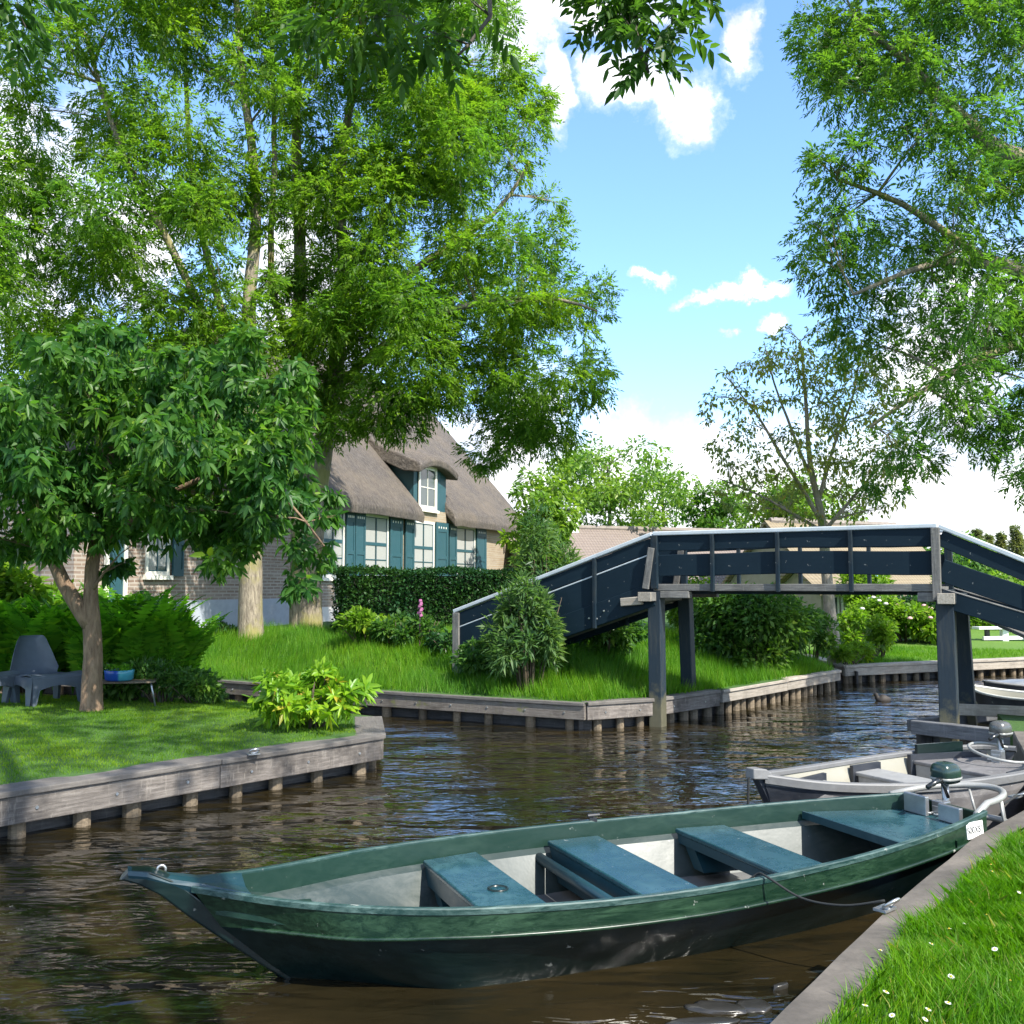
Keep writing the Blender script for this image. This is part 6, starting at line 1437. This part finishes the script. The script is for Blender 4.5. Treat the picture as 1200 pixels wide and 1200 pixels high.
# ferns
def fern_mesh(seed, H=1.35, nf=15):
    g = np.random.default_rng(seed); BV, BD, BU, BL = [], [], [], []; m2 = MB()
    for i in range(nf):
        an = 6.283 * i / nf + g.uniform(-.2, .2); lean = g.uniform(.25, .55); L = H * g.uniform(.8, 1.15); o = np.array([math.cos(an), math.sin(an), 0])
        ts = np.linspace(0, 1, 26); pts = np.array([o * (lean * L * (.25 * t + .75 * t ** 2.2)) + np.array([0, 0, L * (t * .98 - .20 * t ** 3.2)]) for t in ts]); m2.tube([tuple(p) for p in pts[::4]] + [tuple(pts[-1])], [.010, .009, .008, .007, .006, .005, .004, .002][:len(pts[::4]) + 1], 4)
        for k in range(3, 26):
            t = ts[k]; tan = nrm((pts[min(k + 1, 25)] - pts[k - 1])[None])[0]; side = nrm(np.cross(tan, o + np.array([0, 0, .4]))[None])[0]; up = np.cross(side, tan); w = .20 * H * (math.sin(math.pi * min(1, t * .95 + .08)) ** .8) * 1.05
            for sg in (-1, 1):
                BV.append(pts[k]); BD.append(nrm((side * sg + tan * .35 + g.normal(size=3) * .06)[None])[0]); BU.append(up); BL.append(w)
    V, F = leafgeo(np.array(BV), np.array(BD), np.array(BU), np.array(BL), np.full(len(BL), .058 * H), False, .15)
    return m2, npmesh('fronds', V, F)
protos = []
spots = [(15, 822, 14.9, 1.25), (48, 822, 14.6, 1.2), (85, 820, 15.0, 1.35), (128, 818, 14.6, 1.3), (160, 818, 14.5, 1.35), (190, 817, 14.7, 1.2), (140, 815, 15.3, 1.45), (212, 815, 14.9, 1.05), (62, 815, 15.5, 1.4), (20, 815, 15.6, 1.4), (175, 815, 15.5, 1.3), (105, 818, 14.3, 1.05), (-20, 822, 14.8, 1.25)]
for i, (px, py, y, s) in enumerate(spots):
    p = Pd(px, py, y); M = Matrix.Translation((p.x, p.y, .42)) @ Matrix.Rotation(random.uniform(0, 6.28), 4, 'Z') @ Matrix.Scale(s, 4)
    if i < 3:
        r = root('fern', (0, 0, 0), 'tall bright green fern with arching fronds in the fern bank behind the lawn tree', 'fern', group='ferns behind the lawn tree')
        m2, me = fern_mesh(81 + i); m2.build('stalks', M_FERN, r); put('fronds', me, M_FERN, r); r.matrix_basis = M; WM[r] = M; protos.append(r)
    else: dup(protos[i % 3], M)

# ------------------------------------------------------------------ garden furniture
M_CHAIR = plain('grey_plastic', (.078, .095, .122), .42, var=.15, sc=9)
def chair(label, loc, az, sc=1.0):
    r = root('garden_chair', loc, label, 'garden chair', az, group='grey plastic garden chairs'); M = WM[r]; W = lambda x, y, z: M @ (Vector((x, y, z)) * sc)
    # front is +X; seat shell and tall tapering back in one moulded sheet
    prof = [(.42, .34, .36), (.40, .385, .37), (.30, .395, .37), (.05, .36, .36), (-.16, .335, .34), (-.22, .36, .34), (-.27, .45, .34), (-.33, .66, .27), (-.37, .84, .20), (-.385, .88, .17), (-.40, .885, .16)]
    rows = []
    for x, z, hw_ in prof:
        cup = .035 if z < .42 else .10
        rows.append([W(x + (cup * .9 * (abs(q) ** 2.2) if z > .42 else 0), hw_ * q, z + (cup * (abs(q) ** 3) * .6 if z < .42 else 0)) for q in np.linspace(-1, 1, 11)])
    back = [[Vector(p) + M.to_3x3() @ Vector((-.02, 0, -.022)) for p in rw] for rw in rows]
    m2 = MB(); m2.grid(rows); m2.grid([rw[::-1] for rw in back])
    n = len(rows); 
    for i in range(n - 1):
        m2.add([rows[i][0], rows[i + 1][0], back[i + 1][0], back[i][0]], [(0, 1, 2, 3)]); m2.add([rows[i][-1], rows[i + 1][-1], back[i + 1][-1], back[i][-1]], [(3, 2, 1, 0)])
    m2.add([*rows[0], *back[0]], [(j, j + 1, 11 + j + 1, 11 + j) for j in range(10)]); m2.add([*rows[-1], *back[-1]], [(j + 1, j, 11 + j, 11 + j + 1) for j in range(10)])
    m2.build('seat_shell', M_CHAIR, r, smooth=True, recalc=True)
    # skirt under the seat with arched openings, and four flared legs
    for sg in (-1, 1):
        m2 = MB(); xs = np.linspace(.41, -.30, 15); lo, hi_ = [], []
        for x in xs:
            q = (x + .30) / .71; ar = math.sin(math.pi * min(1, max(0, (q - .16) / .68))) if .16 < q < .84 else 0
            lo.append((x, .0 + (.20 + .06 * ar if ar > 0 else 0), q)); hi_.append(.37 if x > -.2 else .34)
        rows2 = [[W(x, sg * (.355 + .03 * (1 - z / .37)), z), W(x, sg * .355, h)] for (x, z, q), h in zip(lo, hi_)]
        rin = [[W(x, sg * (.315 + .03 * (1 - z / .37)), z), W(x, sg * .32, h)] for (x, z, q), h in zip(lo, hi_)]
        m2.grid(rows2); m2.grid(rin); m2.grid([[a[0], b_[0]] for a, b_ in zip(rows2, rin)])
        m2.build('side_skirt', M_CHAIR, r, recalc=True)
    m2 = MB(); ys = np.linspace(-.36, .36, 15); rw = []
    for y in ys:
        q = abs(y) / .36; z = .0 if q > .72 else .20 + .05 * math.cos(q / .72 * math.pi / 2); rw.append(([W(.415 + .02 * (1 - z / .37), y, z), W(.415, y, .375)], [W(.375 + .02 * (1 - z / .37), y, z), W(.38, y, .37)]))
    m2.grid([a for a, _ in rw]); m2.grid([b_ for _, b_ in rw]); m2.grid([[a[0], b_[0]] for a, b_ in rw]); m2.build('front_skirt', M_CHAIR, r, recalc=True)
    return r
c2 = Pd(48, 826, 13.7); c1 = Pd(2, 828, 13.25)
chair('grey moulded plastic garden chair facing the canal, its high back fully seen', (c2.x, c2.y, hz(h_lawn, c2.x, c2.y)), R(-35), 1.02)
chair('grey moulded plastic garden chair at the left edge, only its seat and front legs seen', (c1.x - .42, c1.y, hz(h_lawn, c1.x, c1.y)), R(-12), 1.05)
def low_table():
    p = Pd(150, 826, 13.5); g0 = hz(h_lawn, p.x, p.y); r = root('low_table', (p.x, p.y, g0), 'low slatted garden table on bent steel legs behind the lawn tree', 'table', R(12)); M = WM[r]; W = lambda x, y, z: M @ Vector((x, y, z))
    m2 = MB()
    for j in range(6): y = -.20 + .08 * j; m2.hexa([W(-.52, y - .033, .315), W(.36, y - .033, .315), W(.36, y + .033, .315), W(-.52, y + .033, .315)], [W(-.52, y - .033, .335), W(.36, y - .033, .335), W(.36, y + .033, .335), W(-.52, y + .033, .335)])
    m2.build('table_top', M_PILE, r)
    for x, dx in ((.33, .06), (-.49, -.06)):
        m2 = MB(); m2.tube([W(x + dx, -.24, 0), W(x, -.22, .26), W(x - .01, -.20, .305), W(x - .01, .20, .305), W(x, .22, .26), W(x + dx, .24, 0)], .013, 8); m2.build('leg', M_STEEL, r, smooth=True)
    c = W(-.12, -.02, .336); b = root('bowl', c, 'blue glazed bowl with green seedlings on the low table', 'bowl')
    m2 = MB(); m2.lathe([(.0, .0), (.15, 0), (.185, .02), (.19, .10), (.195, .145), (.18, .147), (.172, .11), (.0, .105)], c, 24); bb = NB('blue_glaze'); sx = bb.n('ShaderNodeSeparateXYZ', Vector=bb.co('Object')); f = bb.ramp(bb.math('MULTIPLY_ADD', sx.outputs[0], 2.6, .5), [(.62, 0.), (.68, 1.)]); mm = bb.done(bb.bsdf(Base_Color=bb.mix(f, (.012, .06, .30, 1), (.05, .25, .33, 1)), Roughness=.25)); m2.build('dish', mm, b, smooth=True)
    n_ = 160; P = np.array(c) + np.stack([rng.uniform(-.14, .14, n_), rng.uniform(-.14, .14, n_), rng.uniform(.10, .20, n_)], 1); V, F = leafgeo(P, nrm(rng.normal(size=P.shape) + np.array([0, 0, .6])), nrm(rng.normal(size=P.shape) * .5 + np.array([0, 0, 1.])), np.full(n_, .06), np.full(n_, .035)); put('seedlings', npmesh('seedlings', V - np.array(c), F), M_FERN, b, Matrix.Translation(c))
low_table()

# ------------------------------------------------------------------ duck, stones, flowers
def duck():
    p = Pg(1034, 822, 0.0); r = root('duck', (p.x, p.y, 0), 'dark duck swimming on the canal beyond the bridge', 'duck', R(172)); M = WM[r] @ Matrix.Scale(.5, 4); W = lambda x, z, y=0: M @ Vector((x, y, z))
    m2 = MB(); m2.tube([W(-.30, .10), W(-.22, .08), W(-.12, .065), W(.02, .06), (W(.12, .075)), W(.17, .12), W(.185, .17), W(.20, .215), W(.235, .235), W(.27, .225), W(.285, .22)], [.008, .05, .085, .10, .08, .045, .034, .042, .046, .03, .012], 12); m2.build('body', plain('duck_plumage', (.03, .024, .020), .7, var=.5, sc=16), r, smooth=True)
    m2 = MB(); m2.tube([W(.275, .222), W(.31, .212), W(.335, .208)], [.016, .018, .008], 8, flat=.5); m2.build('bill', plain('duck_bill', (.22, .15, .05), .5), r, smooth=True)
    for sg in (-1, 1): m2 = MB(); m2.tube([W(.06, .10, sg * .07), W(-.08, .115, sg * .088), W(-.22, .115, sg * .05)], [.02, .042, .008], 8, flat=.5); m2.build('wing', plain('duck_wing', (.045, .037, .031), .7, var=.5, sc=20), r, smooth=True)
duck()
b = NB('wet_stone'); n1 = b.noise(b.co('Object'), 4, 6, .6); M_STONE = b.done(b.bsdf(Base_Color=b.ramp(n1, [(.3, (.012, .012, .010)), (.7, (.035, .033, .030))]), Roughness=.3, Normal=b.bump(n1, .4, .02)))
def stone(px, py, sx, sy, h, az, label, z=0.0, mat=None):
    p = Pg(px, py, z); bm = bmesh.new(); bmesh.ops.create_icosphere(bm, subdivisions=3, radius=1)
    for v in bm.verts:
        k = 1 + .30 * noise.noise(v.co * 1.6 + Vector((px, py, 0))) + .08 * noise.noise(v.co * 5); q = v.co * k; m_ = max(abs(q.x), abs(q.y)); v.co = Vector((q.x * sx, q.y * sy, max(-1, min(.55, q.z)) * h))
    me = bpy.data.meshes.new('stone'); bm.to_mesh(me); bm.free(); me.polygons.foreach_set('use_smooth', [True] * len(me.polygons))
    o = put('stone', me, mat or M_STONE, None, Matrix.Translation((p.x, p.y, z)) @ Matrix.Rotation(az, 4, 'Z')); tag(o, label, 'stone')
stone(842, 1182, .15, .07, .022, R(-8), 'flat wet stone slab lying furthest left at the water surface'); stone(884, 1180, .09, .07, .022, R(4), 'flat wet stone next to the concrete edge at the water surface'); stone(826, 1198, .17, .045, .016, R(3), 'flat wet stone at the very bottom of the frame')
stone(915, 1158, .05, .02, .04, R(30), 'small stone sliver poking out of the dark water by the edge')
g0 = hz(h_isl, *Pd(568, 763, 16.6).xy); stone(568, 762, .22, .16, .14, .3, 'grey boulder beside the end post of the bridge ramp', g0, plain('dry_stone', (.28, .26, .24), .9, var=.3))

def daisy_proto(label):
    r = root('daisy', (0, 0, 0), label, 'daisy', group='daisies in the near grass')
    m2 = MB(); m2.tube([(0, 0, 0), (.004, 0, .05), (0, 0, .085)], .0016, 5); m2.build('stem', M_GRASS, r)
    m2 = MB()
    for k in range(12):
        a = 6.283 * k / 12; d = Vector((math.cos(a), math.sin(a), .12)); s = Vector((-math.sin(a), math.cos(a), 0)); c = Vector((0, 0, .085)); m2.add([c, c + d * .009 + s * .0035, c + d * .017, c + d * .009 - s * .0035], [(0, 1, 2, 3)])
    m2.build('petals', M_WHITE, r)
    m2 = MB(); m2.lathe([(.0055, .084), (.006, .088), (.003, .0915), (0, .092)], (0, 0, 0), 8); m2.build('flower_centre', plain('daisy_centre', (.6, .42, .03), .7), r)
    return r
DL = 'small white daisy standing in the grass of the near bank'
dz = daisy_proto(DL)
dpx = [(1012, 1177), (1031, 1161), (1080, 1180), (1075, 1187), (1108, 1175), (1051, 1185), (1130, 1083), (1115, 1090), (1125, 1047), (1157, 1017), (1163, 1012), (1190, 1040), (1160, 1070), (1085, 1104), (1134, 1199), (1029, 1110), (1170, 1110), (1110, 1140), (1185, 1150), (1195, 985)]
def bank_at(px, py):
    z = .5
    for _ in range(4): p = Pg(px, py, z); z = hz(h_bank, p.x, p.y) + .07
    return p, z - .07
for i, (px, py) in enumerate(dpx):
    p, z = bank_at(px, py); M = Matrix.Translation((p.x, p.y, z)) @ Matrix.Rotation(random.uniform(0, 6), 4, 'Z') @ Matrix.Rotation(random.uniform(.1, .5), 4, 'X') @ Matrix.Scale(random.uniform(.65, .95), 4)
    if i == 0: dz.matrix_basis = M; WM[dz] = M
    else: dup(dz, M)

# ------------------------------------------------------------------ grass
def grass(name, label, poly, hf, n, hmin, hmax, w, mat, box, edge=None, emin=.0, seg2=False, lean=.35, dens=None, clump=0.0, seed=5):
    g = np.random.default_rng(seed); x0, y0, x1, y1 = box; out = []; tot = 0
    while tot < n:
        m_ = n * 2; P = np.stack([g.uniform(x0, x1, m_), g.uniform(y0, y1, m_)], 1)
        P = P[inside(P, poly)]
        if len(P) == 0: break
        vis = (np.abs(P[:, 0]) < P[:, 1] * .60 + .8); P = P[vis]
        if edge is not None: P = P[polydist(P, edge) > emin + .03 * np.sin(P[:, 0] * 9)]
        if dens is not None: P = P[g.random(len(P)) < dens(P)]
        out.append(P); tot += len(P)
    P = np.concatenate(out)[:n]; z = hf(P); B = np.concatenate([P, (z - .01)[:, None]], 1)
    tuft = .5 + .5 * np.sin(P[:, 0] * 7.1 + np.sin(P[:, 1] * 5.3) * 2) * np.sin(P[:, 1] * 6.7 + 1)
    H = g.uniform(hmin, hmax, n) * (1 - clump + clump * 1.6 * tuft); an = g.uniform(0, 6.283, n) + .0
    an = an * .6 + 2.2 * np.sin(P[:, 0] * 1.3 + P[:, 1] * .9); o = np.stack([np.cos(an), np.sin(an), np.zeros(n)], 1); s = np.stack([-np.sin(an), np.cos(an), np.zeros(n)], 1); ang2 = g.uniform(0, 3.1416, n); s = s * np.cos(ang2)[:, None] + o * np.sin(ang2)[:, None]
    ln = (lean * g.uniform(.2, 1.3, n) * H)[:, None]; up = np.array([[0, 0, 1.]]); Hc = H[:, None]; W_ = (w * g.uniform(.7, 1.3, n))[:, None]
    if seg2:
        m1 = B + up * Hc * .55 + o * ln * .35; t = B + up * Hc * .92 + o * ln
        V = np.stack([B - s * W_ / 2, B + s * W_ / 2, m1 + s * W_ * .4, t, m1 - s * W_ * .4], 1).reshape(-1, 3); F = np.arange(n * 5).reshape(-1, 5)
    else:
        t = B + up * Hc + o * ln; V = np.stack([B - s * W_ / 2, B + s * W_ / 2, t], 1).reshape(-1, 3); F = np.arange(n * 3).reshape(-1, 3)
    o_ = put(name, npmesh(name, V, F), mat); return tag(o_, label, 'grass', kind='stuff')
near_d = lambda P: np.clip(5.0 / np.maximum(P[:, 1], 1.5), 0, 1) ** 1.1
grass('grass', 'lush uncut grass on the near bank by the green boat', BANK_POLY, h_bank, 95000, .05, .125, .0055, M_GRASS, (.6, 2.4, 7.5, 9.5), BANK_EDGE, .20, True, .75, near_d, .45, 5)
grass('grass', 'green grass mound on the bank behind the bridge dock', BANK_POLY, h_bank, 26000, .06, .16, .009, M_LONG, (4.6, 9.0, 11.5, 15.5), BANK_EDGE, .35, False, .5, None, .3, 6)
grass('grass', 'short mown grass of the lawn with the chairs', LAWN_POLY, h_lawn, 120000, .018, .045, .009, M_MOWN, (-10.5, 6.5, -1.2, 16.5), LAWN_EDGE[:4], .30, False, .5, None, .2, 7)
grass('grass', 'long wild grass covering the island garden', ISL_POLY, h_isl, 120000, .10, .30, .011, M_LONG, (-9, 13.9, 6.4, 21.5), ISL_EDGE, .10, False, .45, lambda P: np.clip(1.25 - (P[:, 1] - 14) * .06, .3, 1), .45, 8)
grass('grass', 'ragged grass along the edge of the bright far lawn', FAR_POLY, h_far, 16000, .05, .12, .012, M_LONG, (6.9, 20.8, 15, 25), FAR_EDGE, .3, False, .4, None, .3, 9)
